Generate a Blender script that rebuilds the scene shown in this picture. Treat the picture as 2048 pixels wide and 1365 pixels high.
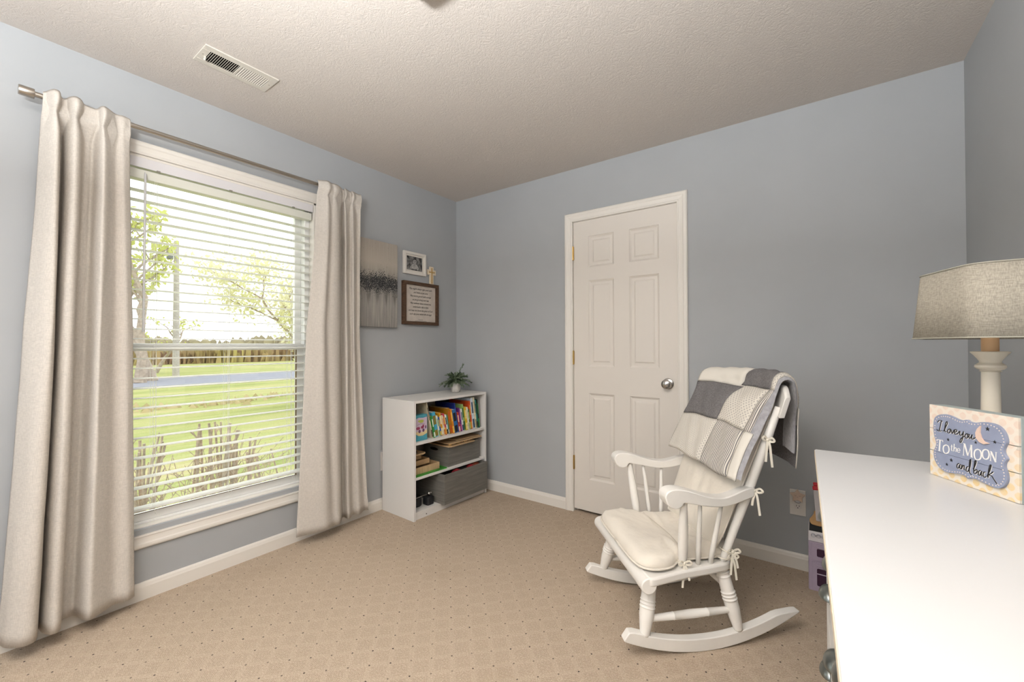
import bpy, bmesh, math, random
from mathutils import Vector, Matrix, Euler, noise
random.seed(7)
pi = math.pi
C = bpy.context.scene.collection
for o in list(bpy.data.objects): bpy.data.objects.remove(o)

# ---------------------------------------------------------------- camera
def set_camera():
    cx, cy, cz, yaw, pit, rol, f = 2.54957670, -2.67722702, 1.17781357, .628822540, .0106627512, -.00255216515, 837.643615
    F = Vector((-math.sin(yaw)*math.cos(pit), math.cos(yaw)*math.cos(pit), math.sin(pit)))
    R = Vector((math.cos(yaw), math.sin(yaw), 0)); U = R.cross(F)
    R2 = math.cos(rol)*R+math.sin(rol)*U; U2 = R2.cross(F)
    cam = bpy.data.cameras.new('camera'); o = bpy.data.objects.new('camera', cam); C.objects.link(o)
    m = Matrix((R2, U2, -F)).transposed().to_4x4(); m.translation = Vector((cx, cy, cz)); o.matrix_world = m
    cam.sensor_width = 36; cam.sensor_fit = 'HORIZONTAL'; cam.lens = 36*f/2048; cam.clip_start = .02; cam.clip_end = 400
    bpy.context.scene.camera = o
set_camera()
# ---------------------------------------------------------------- world, lights, exposure
W = bpy.data.worlds.new('world'); bpy.context.scene.world = W; W.use_nodes = True
nt = W.node_tree; bgn = nt.nodes['Background']; bgn.inputs[0].default_value = (.95, .97, 1, 1); bgn.inputs[1].default_value = 2.4
vs = bpy.context.scene.view_settings
vs.view_transform = 'Standard'; vs.look = 'None'; vs.gamma = 1; vs.use_curve_mapping = False; vs.exposure = 0.0
def area(name, loc, rot, size, power, col, sy=None):
    l = bpy.data.lights.new(name, 'AREA'); l.energy = power; l.color = col; l.size = size
    if sy: l.shape = 'RECTANGLE'; l.size_y = sy
    o = bpy.data.objects.new(name, l); o.location = loc; o.rotation_euler = rot; C.objects.link(o); return o
area('bounce_flash', (1.98, -3.1, 1.72), (math.radians(180), math.radians(4), 0), .4, 186, (.975, .99, 1))
area('cool_fill', (1.0, -3.93, 1.35), (math.radians(90), 0, 0), 1.2, 12, (.80, .90, 1), 1.3)  # added cool fill lamp behind the camera; the front wall has no window

# ---------------------------------------------------------------- materials
def lin(c):
    if isinstance(c, str):
        c = [int(c[i:i+2], 16)/255 for i in (0, 2, 4)]
        c = [x/12.92 if x <= .04045 else ((x+.055)/1.055)**2.4 for x in c]
    return (*c[:3], 1)
MT = {}
def mat(name, col, rough=.6, metal=0, spec=.4, var=0, vscale=12, bump=0, bscale=200, bdist=.002, trans=0, coat=0, stretch=None, sheen=0, col2=None):
    if name in MT: return MT[name]
    m = bpy.data.materials.new(name); m.use_nodes = True; t = m.node_tree; b = t.nodes['Principled BSDF']
    b.inputs['Base Color'].default_value = lin(col); b.inputs['Roughness'].default_value = rough
    b.inputs['Metallic'].default_value = metal; b.inputs['Specular IOR Level'].default_value = spec
    b.inputs['Coat Weight'].default_value = coat; b.inputs['Sheen Weight'].default_value = sheen
    tc = t.nodes.new('ShaderNodeTexCoord'); mp = t.nodes.new('ShaderNodeMapping'); t.links.new(tc.outputs['Object'], mp.inputs[0])
    if stretch: mp.inputs['Scale'].default_value = stretch
    if var or col2:
        n = t.nodes.new('ShaderNodeTexNoise'); n.inputs['Scale'].default_value = vscale; n.inputs['Detail'].default_value = 5
        t.links.new(mp.outputs[0], n.inputs['Vector'])
        r = t.nodes.new('ShaderNodeValToRGB'); c = lin(col)
        r.color_ramp.elements[0].position = .35; r.color_ramp.elements[1].position = .65
        r.color_ramp.elements[0].color = lin(col2) if col2 else (*[x*(1-var) for x in c[:3]], 1)
        r.color_ramp.elements[1].color = c if col2 else (*[min(1, x*(1+var)) for x in c[:3]], 1)
        t.links.new(n.outputs['Fac'], r.inputs[0]); t.links.new(r.outputs[0], b.inputs['Base Color'])
    if bump:
        n = t.nodes.new('ShaderNodeTexNoise'); n.inputs['Scale'].default_value = bscale; n.inputs['Detail'].default_value = 4
        t.links.new(mp.outputs[0], n.inputs['Vector'])
        bm = t.nodes.new('ShaderNodeBump'); bm.inputs['Strength'].default_value = bump; bm.inputs['Distance'].default_value = bdist
        t.links.new(n.outputs['Fac'], bm.inputs['Height']); t.links.new(bm.outputs[0], b.inputs['Normal'])
    if trans:
        tr = t.nodes.new('ShaderNodeBsdfTranslucent'); tr.inputs[0].default_value = lin(col)
        mx = t.nodes.new('ShaderNodeMixShader'); mx.inputs[0].default_value = trans
        t.links.new(b.outputs[0], mx.inputs[1]); t.links.new(tr.outputs[0], mx.inputs[2])
        t.links.new(mx.outputs[0], t.nodes['Material Output'].inputs[0])
    MT[name] = m; return m
def N(t, typ, **kw):
    n = t.nodes.new(typ)
    for k, v in kw.items():
        if k.startswith('_'): setattr(n, k[1:], v)
        else: n.inputs[int(k[1:]) if k[0] == 'i' and k[1:].isdigit() else k].default_value = v
    return n
def fresh(name, rough=.7):
    m = bpy.data.materials.new(name); m.use_nodes = True; t = m.node_tree; b = t.nodes['Principled BSDF']
    b.inputs['Roughness'].default_value = rough; b.inputs['Specular IOR Level'].default_value = .3
    tc = t.nodes.new('ShaderNodeTexCoord'); MT[name] = m
    return m, t, b, tc
def MA(t, op, a, b=None, c=None, clamp=False):
    n = t.nodes.new('ShaderNodeMath'); n.operation = op; n.use_clamp = clamp
    for i, x in enumerate((a, b, c)):
        if x is None: continue
        if isinstance(x, (int, float)): n.inputs[i].default_value = x
        else: t.links.new(x, n.inputs[i])
    return n.outputs[0]
def ramp(t, fac, stops):
    r = t.nodes.new('ShaderNodeValToRGB'); e = r.color_ramp.elements
    while len(e) < len(stops): e.new(.5)
    for i, (p, c) in enumerate(stops): e[i].position = p; e[i].color = lin(c)
    t.links.new(fac, r.inputs[0]); return r.outputs[0]
def mixc(t, fac, a, b):
    n = t.nodes.new('ShaderNodeMix'); n.data_type = 'RGBA'
    if isinstance(fac, (int, float)): n.inputs[0].default_value = fac
    else: t.links.new(fac, n.inputs[0])
    for s, x in ((6, a), (7, b)):
        if isinstance(x, (str, tuple)): n.inputs[s].default_value = lin(x)
        else: t.links.new(x, n.inputs[s])
    return n.outputs[2]
def bump(t, b, h, strength, dist):
    bm = t.nodes.new('ShaderNodeBump'); bm.inputs['Strength'].default_value = strength; bm.inputs['Distance'].default_value = dist
    t.links.new(h, bm.inputs['Height']); t.links.new(bm.outputs[0], b.inputs['Normal'])

wall_m = mat('wall_paint', (.40, .412, .422), .75, spec=.25, var=.02, vscale=3, bump=.06, bscale=260, bdist=.001)
trim_m = mat('trim_paint', (.76, .72, .66), .38, spec=.45, bump=.03, bscale=60, bdist=.001)
door_m = mat('door_paint', (.71, .66, .60), .42, spec=.4, bump=.05, bscale=120, bdist=.0006, stretch=(3, 3, .5))
vinyl_m = mat('white_vinyl', (.90, .89, .87), .35, spec=.5)
slat_m = mat('blind_slat_white', (.93, .93, .90), .4, spec=.4, trans=.42)
white_lam = mat('white_laminate', (.74, .715, .68), .45, spec=.4, bump=.04, bscale=90, bdist=.0006, stretch=(1, 1, .1))
chair_m = mat('white_chair_paint', (.83, .80, .75), .38, spec=.5, var=.03, vscale=9, bump=.05, bscale=70, bdist=.001)
dark_m = mat('dark_void', (.012, .01, .01), .9, spec=.1)
black_m = mat('black_plastic', (.02, .02, .022), .4)
nickel = mat('brushed_nickel', (.46, .42, .37), .28, metal=1, bump=.03, bscale=300, stretch=(1, .1, 1))
chrome = mat('satin_chrome', (.5, .48, .46), .2, metal=1)
brass = mat('brass', (.55, .36, .12), .3, metal=1)
pewter = mat('pewter_pull', (.26, .28, .27), .3, metal=1)

def ceiling_mat():
    m, t, b, tc = fresh('ceiling_plaster', .85)
    b.inputs['Base Color'].default_value = (.60, .55, .505, 1)
    n0 = N(t, 'ShaderNodeTexNoise', Scale=9., Detail=3.); t.links.new(tc.outputs['Object'], n0.inputs['Vector'])
    add = t.nodes.new('ShaderNodeVectorMath'); add.operation = 'MULTIPLY_ADD'; add.inputs[1].default_value = (.16, .16, .16)
    t.links.new(n0.outputs['Color'], add.inputs[0]); t.links.new(tc.outputs['Object'], add.inputs[2])
    n1 = N(t, 'ShaderNodeTexNoise', Scale=60., Detail=4., Roughness=.62); t.links.new(add.outputs[0], n1.inputs['Vector'])
    h = MA(t, 'ABSOLUTE', MA(t, 'SUBTRACT', n1.outputs['Fac'], .5))
    h = MA(t, 'SUBTRACT', 1., MA(t, 'MULTIPLY', h, 7., clamp=True))
    bump(t, b, h, .30, .0035); return m
ceil_m = ceiling_mat()
def carpet_mat():
    m, t, b, tc = fresh('patterned_carpet', .95); b.inputs['Specular IOR Level'].default_value = .1
    mp = N(t, 'ShaderNodeMapping'); mp.inputs['Rotation'].default_value = (0, 0, pi/4)
    mp.inputs['Location'].default_value = (.028, -.0062, 0)
    t.links.new(tc.outputs['Object'], mp.inputs[0]); s = t.nodes.new('ShaderNodeSeparateXYZ'); t.links.new(mp.outputs[0], s.inputs[0])
    P = .0752
    u = MA(t, 'DIVIDE', s.outputs[0], P); v = MA(t, 'DIVIDE', s.outputs[1], P)
    fu = MA(t, 'ABSOLUTE', MA(t, 'SUBTRACT', MA(t, 'FRACT', u), .5)); fv = MA(t, 'ABSOLUTE', MA(t, 'SUBTRACT', MA(t, 'FRACT', v), .5))
    d = MA(t, 'SQRT', MA(t, 'ADD', MA(t, 'POWER', MA(t, 'SUBTRACT', .5, fu), 2.), MA(t, 'POWER', MA(t, 'SUBTRACT', .5, fv), 2.)))
    dot = MA(t, 'LESS_THAN', d, .044)
    band = MA(t, 'GREATER_THAN', MA(t, 'MAXIMUM', fu, fv), .37)
    # loop rows: fine ribs running across each block
    rib = MA(t, 'SINE', MA(t, 'MULTIPLY', s.outputs[0], 2*pi/.0068)); rib2 = MA(t, 'SINE', MA(t, 'MULTIPLY', s.outputs[1], 2*pi/.0062))
    loop = MA(t, 'MULTIPLY', rib, rib2)
    blk = MA(t, 'SUBTRACT', 1., band)
    ribs = MA(t, 'MULTIPLY', MA(t, 'ADD', MA(t, 'MULTIPLY', rib, .6), MA(t, 'MULTIPLY', loop, .4)), blk)
    n = N(t, 'ShaderNodeTexNoise', Scale=190., Detail=2.); t.links.new(tc.outputs['Object'], n.inputs['Vector'])
    n2 = N(t, 'ShaderNodeTexNoise', Scale=2.3, Detail=4.); t.links.new(tc.outputs['Object'], n2.inputs['Vector'])
    base = mixc(t, blk, (.468, .374, .284), (.46, .367, .277))
    base = mixc(t, MA(t, 'MULTIPLY', MA(t, 'ADD', ribs, .12), .62, clamp=True), base, (.28, .205, .135))
    base = mixc(t, MA(t, 'MULTIPLY', MA(t, 'SUBTRACT', n.outputs['Fac'], .44), 2.6, clamp=True), base, (.62, .51, .40))
    base = mixc(t, MA(t, 'MULTIPLY', MA(t, 'SUBTRACT', n2.outputs['Fac'], .58), 1.2, clamp=True), base, (.33, .25, .17))
    wn = N(t, 'ShaderNodeTexWhiteNoise'); fl = t.nodes.new('ShaderNodeVectorMath'); fl.operation = 'FLOOR'
    cb = t.nodes.new('ShaderNodeCombineXYZ'); t.links.new(MA(t, 'ADD', u, .5), cb.inputs[0]); t.links.new(MA(t, 'ADD', v, .5), cb.inputs[1])
    t.links.new(cb.outputs[0], fl.inputs[0]); t.links.new(fl.outputs[0], wn.inputs['Vector'])
    dotf = MA(t, 'MULTIPLY', dot, MA(t, 'ADD', MA(t, 'MULTIPLY', wn.outputs['Value'], .5), .5))
    base = mixc(t, dotf, base, (.045, .035, .035)); t.links.new(base, b.inputs['Base Color'])
    h = MA(t, 'ADD', MA(t, 'MULTIPLY', ribs, -.5), n.outputs['Fac']); bump(t, b, h, .5, .003)
    return m
carpet_m = carpet_mat()
def fabric(name, col, scale=900, trans=.0, var=.06):
    m, t, b, tc = fresh(name, .9); b.inputs['Specular IOR Level'].default_value = .04
    mp = N(t, 'ShaderNodeMapping'); mp.inputs['Scale'].default_value = (1, 1, .12); t.links.new(tc.outputs['Object'], mp.inputs[0])
    mp2 = N(t, 'ShaderNodeMapping'); mp2.inputs['Scale'].default_value = (.12, .12, 1); t.links.new(tc.outputs['Object'], mp2.inputs[0])
    n = N(t, 'ShaderNodeTexNoise', Scale=float(scale), Detail=2.); t.links.new(mp.outputs[0], n.inputs['Vector'])
    n2 = N(t, 'ShaderNodeTexNoise', Scale=float(scale), Detail=2.); t.links.new(mp2.outputs[0], n2.inputs['Vector'])
    a = MA(t, 'ADD', n.outputs['Fac'], n2.outputs['Fac'])
    c = lin(col); lo = tuple(x*(1-var*1.6) for x in c[:3]); hi = tuple(min(1, x*(1+var)) for x in c[:3])
    co = ramp(t, MA(t, 'MULTIPLY', a, .5), [(.38, lo), (.62, hi)]); t.links.new(co, b.inputs['Base Color'])
    bump(t, b, a, .25, .0012)
    if trans:
        tr = t.nodes.new('ShaderNodeBsdfTranslucent'); t.links.new(co, tr.inputs[0]); mx = t.nodes.new('ShaderNodeMixShader'); mx.inputs[0].default_value = trans
        t.links.new(b.outputs[0], mx.inputs[1]); t.links.new(tr.outputs[0], mx.inputs[2]); t.links.new(mx.outputs[0], t.nodes['Material Output'].inputs[0])
    return m
curtain_m = fabric('oatmeal_linen', (.655, .605, .545), 520, .12, .07)
cushion_m = mat('cream_cotton', (.76, .70, .61), .85, spec=.12, var=.04, vscale=7, bump=.55, bscale=19, bdist=.009, sheen=.2)
shade_m = fabric('grey_linen_shade', (.42, .385, .32), 700, .12, .16)

# ---------------------------------------------------------------- mesh builder
class MB:
    def __init__(s): s.v = []; s.f = []; s.mi = []; s.cur = 0
    def add(s, vs, fs):
        k = len(s.v); s.v += [Vector(p) for p in vs]; s.f += [[k+i for i in f] for f in fs]; s.mi += [s.cur]*len(fs)
    def box(s, a, b, M=None):
        x0, y0, z0 = a; x1, y1, z1 = b
        vs = [Vector(p) for p in ((x0,y0,z0),(x1,y0,z0),(x1,y1,z0),(x0,y1,z0),(x0,y0,z1),(x1,y0,z1),(x1,y1,z1),(x0,y1,z1))]
        if M: vs = [M @ p for p in vs]
        s.add(vs, [(3,2,1,0),(4,5,6,7),(0,1,5,4),(1,2,6,5),(2,3,7,6),(3,0,4,7)]); return s
    def tube(s, pts, rad, seg=8, cap=True):
        pts = [Vector(p) for p in pts]; n = len(pts); rad = rad if isinstance(rad, (list, tuple)) else [rad]*n
        T = [(pts[min(i+1, n-1)]-pts[max(i-1, 0)]).normalized() for i in range(n)]
        a = Vector((0, 0, 1)) if abs(T[0].z) < .9 else Vector((1, 0, 0)); nrm = T[0].cross(a).normalized(); vs = []
        for i in range(n):
            nrm = (nrm-T[i]*nrm.dot(T[i])).normalized(); bi = T[i].cross(nrm)
            for k in range(seg):
                an = 2*pi*k/seg; vs.append(pts[i]+(nrm*math.cos(an)+bi*math.sin(an))*rad[i])
        fs = [(i*seg+k, i*seg+(k+1) % seg, (i+1)*seg+(k+1) % seg, (i+1)*seg+k) for i in range(n-1) for k in range(seg)]
        if cap: fs += [tuple(range(seg))[::-1], tuple((n-1)*seg+k for k in range(seg))]
        s.add(vs, fs); return s
    def lathe(s, prof, a, b, seg=20):
        """prof = [(t along a->b, radius)]"""
        a = Vector(a); b = Vector(b); pts = [a.lerp(b, t) for t, r in prof]
        T = (b-a).normalized(); ax = Vector((0, 0, 1)) if abs(T.z) < .9 else Vector((1, 0, 0)); n = T.cross(ax).normalized(); bi = T.cross(n)
        vs = [p+(n*math.cos(2*pi*k/seg)+bi*math.sin(2*pi*k/seg))*r for p, (t, r) in zip(pts, prof) for k in range(seg)]
        m = len(prof)
        fs = [(i*seg+k, i*seg+(k+1) % seg, (i+1)*seg+(k+1) % seg, (i+1)*seg+k) for i in range(m-1) for k in range(seg)]
        fs += [tuple(range(seg))[::-1], tuple((m-1)*seg+k for k in range(seg))]
        s.add(vs, fs); return s
    def prism(s, poly, fn, h0, h1):
        """poly 2D points; fn(u,v,h)->3D"""
        n = len(poly); vs = [fn(u, v, h0) for u, v in poly]+[fn(u, v, h1) for u, v in poly]
        s.add(vs, [tuple(range(n))[::-1], tuple(range(n, 2*n))]+[(i, (i+1) % n, n+(i+1) % n, n+i) for i in range(n)]); return s
    def grid(s, nu, nv, fn, closeu=False):
        vs = [fn(i/(nu-1) if not closeu else i/nu, j/(nv-1)) for j in range(nv) for i in range(nu)]
        fs = [(j*nu+i, j*nu+(i+1) % nu, (j+1)*nu+(i+1) % nu, (j+1)*nu+i) for j in range(nv-1) for i in range(nu if closeu else nu-1)]
        s.add(vs, fs); return s
    def ball(s, c, r, nu=14, nv=9):
        c = Vector(c); r = Vector(r) if isinstance(r, (tuple, list)) else Vector((r, r, r))
        s.grid(nu, nv, lambda u, v: c+Vector((math.cos(2*pi*u)*math.sin(pi*v)*r.x, math.sin(2*pi*u)*math.sin(pi*v)*r.y, -math.cos(pi*v)*r.z)), True); return s
def build(name, mb, m, parent=None, smooth=False, bevel=0, world=True, kind=None, subsurf=0, solid=0, angle=40):
    me = bpy.data.meshes.new(name); vs = mb.v
    if parent is not None and world:
        inv = parent.matrix_basis.inverted()
        g = parent.parent
        if g is not None: inv = inv @ g.matrix_basis.inverted()
        vs = [inv @ p for p in vs]
    me.from_pydata([tuple(p) for p in vs], [], mb.f)
    for x in (m if isinstance(m, (list, tuple)) else [m]): me.materials.append(x)
    if any(mb.mi): me.polygons.foreach_set('material_index', mb.mi)
    bm = bmesh.new(); bm.from_mesh(me); bmesh.ops.recalc_face_normals(bm, faces=bm.faces); bm.to_mesh(me); bm.free()
    if smooth:
        me.polygons.foreach_set('use_smooth', [True]*len(me.polygons))
        if angle < 180: me.set_sharp_from_angle(angle=math.radians(angle))
    o = bpy.data.objects.new(name, me); C.objects.link(o)
    if parent is not None: o.parent = parent
    if bevel:
        b = o.modifiers.new('bevel', 'BEVEL'); b.width = bevel; b.segments = 2; b.limit_method = 'ANGLE'
    if solid:
        b = o.modifiers.new('solid', 'SOLIDIFY'); b.thickness = solid; b.offset = -1
    if subsurf:
        b = o.modifiers.new('sub', 'SUBSURF'); b.levels = b.render_levels = subsurf
    if kind: o['kind'] = kind
    return o
def thing(name, label, cat, loc=(0, 0, 0), rz=0, group=None, kind=None):
    o = bpy.data.objects.new(name, None); C.objects.link(o); o.empty_display_size = .05
    o.matrix_basis = Matrix.Translation(loc) @ Matrix.Rotation(rz, 4, 'Z')
    if kind: o['kind'] = kind
    if label: o['label'] = label
    if cat: o['category'] = cat
    if group: o['group'] = group
    return o
def tag(o, label, cat, group=None):
    o['label'] = label; o['category'] = cat
    if group: o['group'] = group
    return o
def part(name, mb, m, parent, **kw): return build(name, mb, m, parent, **kw)
def centered(name, mb, m, **kw):
    """single-mesh thing whose origin sits at its base"""
    n = len(mb.v); cx = sum(p.x for p in mb.v)/n; cy = sum(p.y for p in mb.v)/n; cz = min(p.z for p in mb.v); c = Vector((cx, cy, cz))
    mb.v = [p-c for p in mb.v]; o = build(name, mb, m, **kw); o.location = c; return o
def catmull(pts, n=8):
    P = [Vector(p) for p in pts]; out = []
    for i in range(len(P)-1):
        p0 = P[max(i-1, 0)]; p1 = P[i]; p2 = P[i+1]; p3 = P[min(i+2, len(P)-1)]
        for k in range(n):
            t = k/n; out.append(.5*((2*p1)+(p2-p0)*t+(2*p0-5*p1+4*p2-p3)*t*t+(3*p1-p0-3*p2+p3)*t**3))
    return out+[P[-1]]

# ================================================================ THE ROOM
RW, RL, H = 3.089, -4.0, 2.44      # room width (x), far end behind the camera (y), height
WY0, WY1, WZ0, WZ1 = -2.235, -1.272, .325, 2.075      # window opening
DX0, DX1, DZ = 1.143, 1.862, 2.059                   # door opening
m = MB().box((-.02, RL-.02, -.1), (RW+.02, .75, 0)); o = build('floor', m, carpet_m, kind='structure')
m = MB().box((-.14, RL-.14, H), (RW+.14, .14, H+.1)); build('ceiling', m, ceil_m, kind='structure')
m = MB(); X0 = -.14
m.box((X0, RL-.14, -.3), (0, WY0, H)); m.box((X0, WY1, -.3), (0, .14, H)); m.box((X0, WY0, -.3), (0, WY1, WZ0)); m.box((X0, WY0, WZ1), (0, WY1, H))
build('wall_left', m, wall_m, kind='structure')
m = MB(); m.box((0, 0, 0), (DX0, .12, H)); m.box((DX1, 0, 0), (RW, .12, H)); m.box((DX0, 0, DZ), (DX1, .12, H)); build('wall_back', m, wall_m, kind='structure')
m = MB().box((RW, RL, 0), (RW+.12, .12, H)); build('wall_right', m, wall_m, kind='structure')
m = MB().box((0, RL-.12, 0), (RW, RL, H)); build('wall_front', m, wall_m, kind='structure')
m = MB(); m.box((DX0-.3, .7, 0), (DX1+.3, .74, H)); m.box((DX0-.32, .12, 0), (DX0-.28, .74, H)); m.box((DX1+.28, .12, 0), (DX1+.32, .74, H)); m.box((DX0-.32, .12, H), (DX1+.32, .74, H+.04)); build('wall_closet', m, wall_m, kind='structure')
# baseboards with a moulded top
def baseboard(name, a, b, nrm):
    prof = [(0, 0), (.0125, 0), (.0125, .058), (.010, .066), (.0085, .072), (.004, .0795), (0, .0805)]
    a = Vector(a); b = Vector(b); nrm = Vector(nrm); m = MB(); n = len(prof)
    vs = [p+nrm*d+Vector((0, 0, z)) for p in (a, b) for d, z in prof]
    m.add(vs, [tuple(range(n)), tuple(range(n, 2*n))]+[(i, (i+1) % n, n+(i+1) % n, n+i) for i in range(n)])
    return build(name, m, trim_m, kind='structure')
baseboard('baseboard_left', (0, RL, 0), (0, 0, 0), (1, 0, 0))
baseboard('baseboard_back', (0, 0, 0), (1.084, 0, 0), (0, -1, 0))
baseboard('baseboard_back', (1.922, 0, 0), (RW, 0, 0), (0, -1, 0))
baseboard('baseboard_right', (RW, 0, 0), (RW, RL, 0), (-1, 0, 0))
baseboard('baseboard_front', (0, RL, 0), (RW, RL, 0), (0, 1, 0))

# moulded casing run: profile swept along mitred rectangle corners
CAS = [(0, 0), (0, .011), (.006, .013), (.012, .0105), (.020, .011), (.034, .0135), (.040, .017), (.050, .0175), (.056, .016), (.061, .010), (.061, 0)]
def casing(pts, closed, to3, name, parent):
    """pts: inner corners (2D) in order with the outside to the left of travel; profile (offset outward, height)"""
    n = len(pts); m = MB(); k = len(CAS); P = [Vector(p).to_2d() for p in pts]
    def off(i):
        out = []
        def nr(a, b): d = (b-a).normalized(); return Vector((-d.y, d.x))
        if closed or 0 < i < n-1: n1 = nr(P[i-1], P[i]); n2 = nr(P[i], P[(i+1) % n]); d = (n1+n2); d = d/(d.dot(n1)) if d.length > 1e-6 else n1
        elif i == 0: d = nr(P[0], P[1])
        else: d = nr(P[-2], P[-1])
        return d
    segs = n if closed else n-1
    for i in range(segs):
        j = (i+1) % n
        vs = [to3(*(P[a]+off(a)*o_), h) for a in (i, j) for o_, h in CAS]
        m.add(vs, [(q, (q+1) % k, k+(q+1) % k, k+q) for q in range(k)]+[tuple(range(k)), tuple(range(k, 2*k))])
    return build(name, m, trim_m, parent)
# ---- door
door = MB()
px = [DX0+.004, 1.262, 1.449, 1.556, 1.749, DX1-.004]; pz = [.022, .241, .843, 1.030, 1.631, 1.725, 1.942, DZ-.003]
def rect(m, x0, x1, z0, z1, y, x0b=None, x1b=None, z0b=None, z1b=None, yb=None):
    a = [(x0, y, z0), (x1, y, z0), (x1, y, z1), (x0, y, z1)]
    if yb is None: m.add(a, [(0, 1, 2, 3)]); return
    b = [(x0b, yb, z0b), (x1b, yb, z0b), (x1b, yb, z1b), (x0b, yb, z1b)]
    m.add(a+b, [(i, (i+1) % 4, 4+(i+1) % 4, 4+i) for i in range(4)])
DY = .004
for i in range(5):
    for j in range(7):
        x0, x1, z0, z1 = px[i], px[i+1], pz[j], pz[j+1]
        if i in (1, 3) and j in (1, 3, 5):
            lv = [(0, 0), (.004, .004), (.013, .0095), (.016, .0095), (.030, .0075), (.038, .003), (.041, .0022)]
            for (o1, d1), (o2, d2) in zip(lv, lv[1:]): rect(door, x0+o1, x1-o1, z0+o1, z1-o1, DY+d1, x0+o2, x1-o2, z0+o2, z1-o2, DY+d2)
            o1, d1 = lv[-1]; rect(door, x0+o1, x1-o1, z0+o1, z1-o1, DY+d1)
        else: rect(door, x0, x1, z0, z1, DY)
x0, x1, z0, z1 = px[0], px[-1], pz[0], pz[-1]
door.add([(x0, DY, z0), (x1, DY, z0), (x1, DY, z1), (x0, DY, z1), (x0, .039, z0), (x1, .039, z0), (x1, .039, z1), (x0, .039, z1)], [(0, 1, 5, 4), (1, 2, 6, 5), (2, 3, 7, 6), (3, 0, 4, 7), (4, 5, 6, 7)])
door = build('door_1', door, door_m, kind='structure', smooth=True, angle=18)
# casing: inner edge at opening; travel so that outside is on the left
casing([(DX1+.0, 0), (DX1+.0, DZ), (DX0-.0, DZ), (DX0-.0, 0)][::-1], False, lambda u, v, h: Vector((u, -h, v)), 'door_casing', door)
m = MB(); m.box((DX0-.001, -.002, 0), (DX0+.0015, .119, DZ)); m.box((DX1-.0015, -.002, 0), (DX1+.001, .119, DZ)); m.box((DX0, -.002, DZ-.0015), (DX1, .119, DZ+.001)); part('door_jamb', m, trim_m, door)
m = MB(); m.box((DX0, .041, 0), (DX0+.012, .055, DZ)); m.box((DX1-.012, .041, 0), (DX1, .055, DZ)); part('door_stop', m, trim_m, door)
for zc in (1.835, 1.091, .347):
    m = MB(); m.lathe([(0, .003), (.02, .0062), (.98, .0062), (1, .003)], (DX0+.003, -.004, zc-.05), (DX0+.003, -.004, zc+.05), 12)
    for k in range(1, 5): zz = zc-.05+.02*k; m.lathe([(0, .0068), (1, .0068)], (DX0+.003, -.004, zz-.0007), (DX0+.003, -.004, zz+.0007), 12)
    m.box((DX0+.003, DY-.002, zc-.049), (DX0+.008, DY+.001, zc+.049)); part('hinge', m, brass, door, smooth=True)
m = MB(); kx, kz = 1.800, .937
m.lathe([(0, .034), (.03, .034), (.07, .031), (.10, .020), (.14, .012), (.45, .0125), (.50, .018), (.60, .026), (.72, .0295), (.85, .027), (.95, .017), (1, .004)], (kx, DY, kz), (kx, DY-.062, kz), 28); k = part('door_knob', m, chrome, door, smooth=True)
m = MB().box((DX1-.0005, -.004, .905), (DX1+.0035, .02, .967)); part('strike_plate', m, nickel, door, bevel=.001)

# ---- window
win = thing('window_1', None, None, (-.07, -1.7535, WZ0), kind='structure')
GYL, GYR = -2.151, -1.367
to3w = lambda u, v, h: Vector((h, u, v))
casing([(WY0, WZ0-.025), (WY1, WZ0-.025), (WY1, WZ1), (WY0, WZ1)][::-1], True, to3w, 'window_casing', win)
m = MB(); m.box((-.13, WY0, WZ1-.012), (0, WY1, WZ1)); m.box((-.13, WY0, WZ0-.03), (0, WY0+.014, WZ1)); m.box((-.13, WY1-.014, WZ0-.03), (0, WY1, WZ1)); part('window_jamb', m, trim_m, win, bevel=.001)
m = MB(); m.box((-.13, WY0+.014, WZ0-.03), (-.018, WY1-.014, WZ0+.006)); part('window_sill', m, trim_m, win, bevel=.002)
def frame_ring(name, y0, y1, z0, z1, ws, wt, wb, x0, x1, parent=win, mt=vinyl_m):
    m = MB(); m.box((x0, y0, z0), (x1, y0+ws, z1)); m.box((x0, y1-ws, z0), (x1, y1, z1)); m.box((x0, y0+ws, z0), (x1, y1-ws, z0+wb)); m.box((x0, y0+ws, z1-wt), (x1, y1-ws, z1))
    return part(name, m, mt, parent, bevel=.0025)
frame_ring('window_frame', WY0+.014, WY1-.014, WZ0+.006, WZ1-.012, .030, .03, .012, -.128, -.055)
up = frame_ring('upper_sash', WY0+.044, WY1-.044, 1.163, WZ1-.042, .040, .035, .03, -.122, -.098)
lo = frame_ring('lower_sash', WY0+.040, WY1-.040, WZ0+.018, 1.190, .046, .034, .036, -.094, -.066)
m = MB(); m.box((-.066, WY0+.04, 1.180), (-.058, WY1-.04, 1.190)); part('sash_lift_rail', m, vinyl_m, lo, bevel=.001)
m = MB(); m.box((-.072, WY0+.086, WZ0+.0535), (-.066, WY1-.086, WZ0+.0555)); m.box((-.082, WY1-.0875, .38), (-.066, WY1-.0855, 1.155)); part('glazing_gasket', m, mat('brown_gasket', (.16, .10, .05), .7), lo)
gm, gt, gb, _ = fresh('window_glass', .0)
gl = gt.nodes.new('ShaderNodeBsdfGlossy'); gl.inputs['Roughness'].default_value = .02; tr = gt.nodes.new('ShaderNodeBsdfTransparent'); tr.inputs[0].default_value = (.95, .97, .95, 1)
mx = gt.nodes.new('ShaderNodeMixShader'); mx.inputs[0].default_value = .05; gt.links.new(tr.outputs[0], mx.inputs[1]); gt.links.new(gl.outputs[0], mx.inputs[2]); gt.links.new(mx.outputs[0], gt.nodes['Material Output'].inputs[0])
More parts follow.
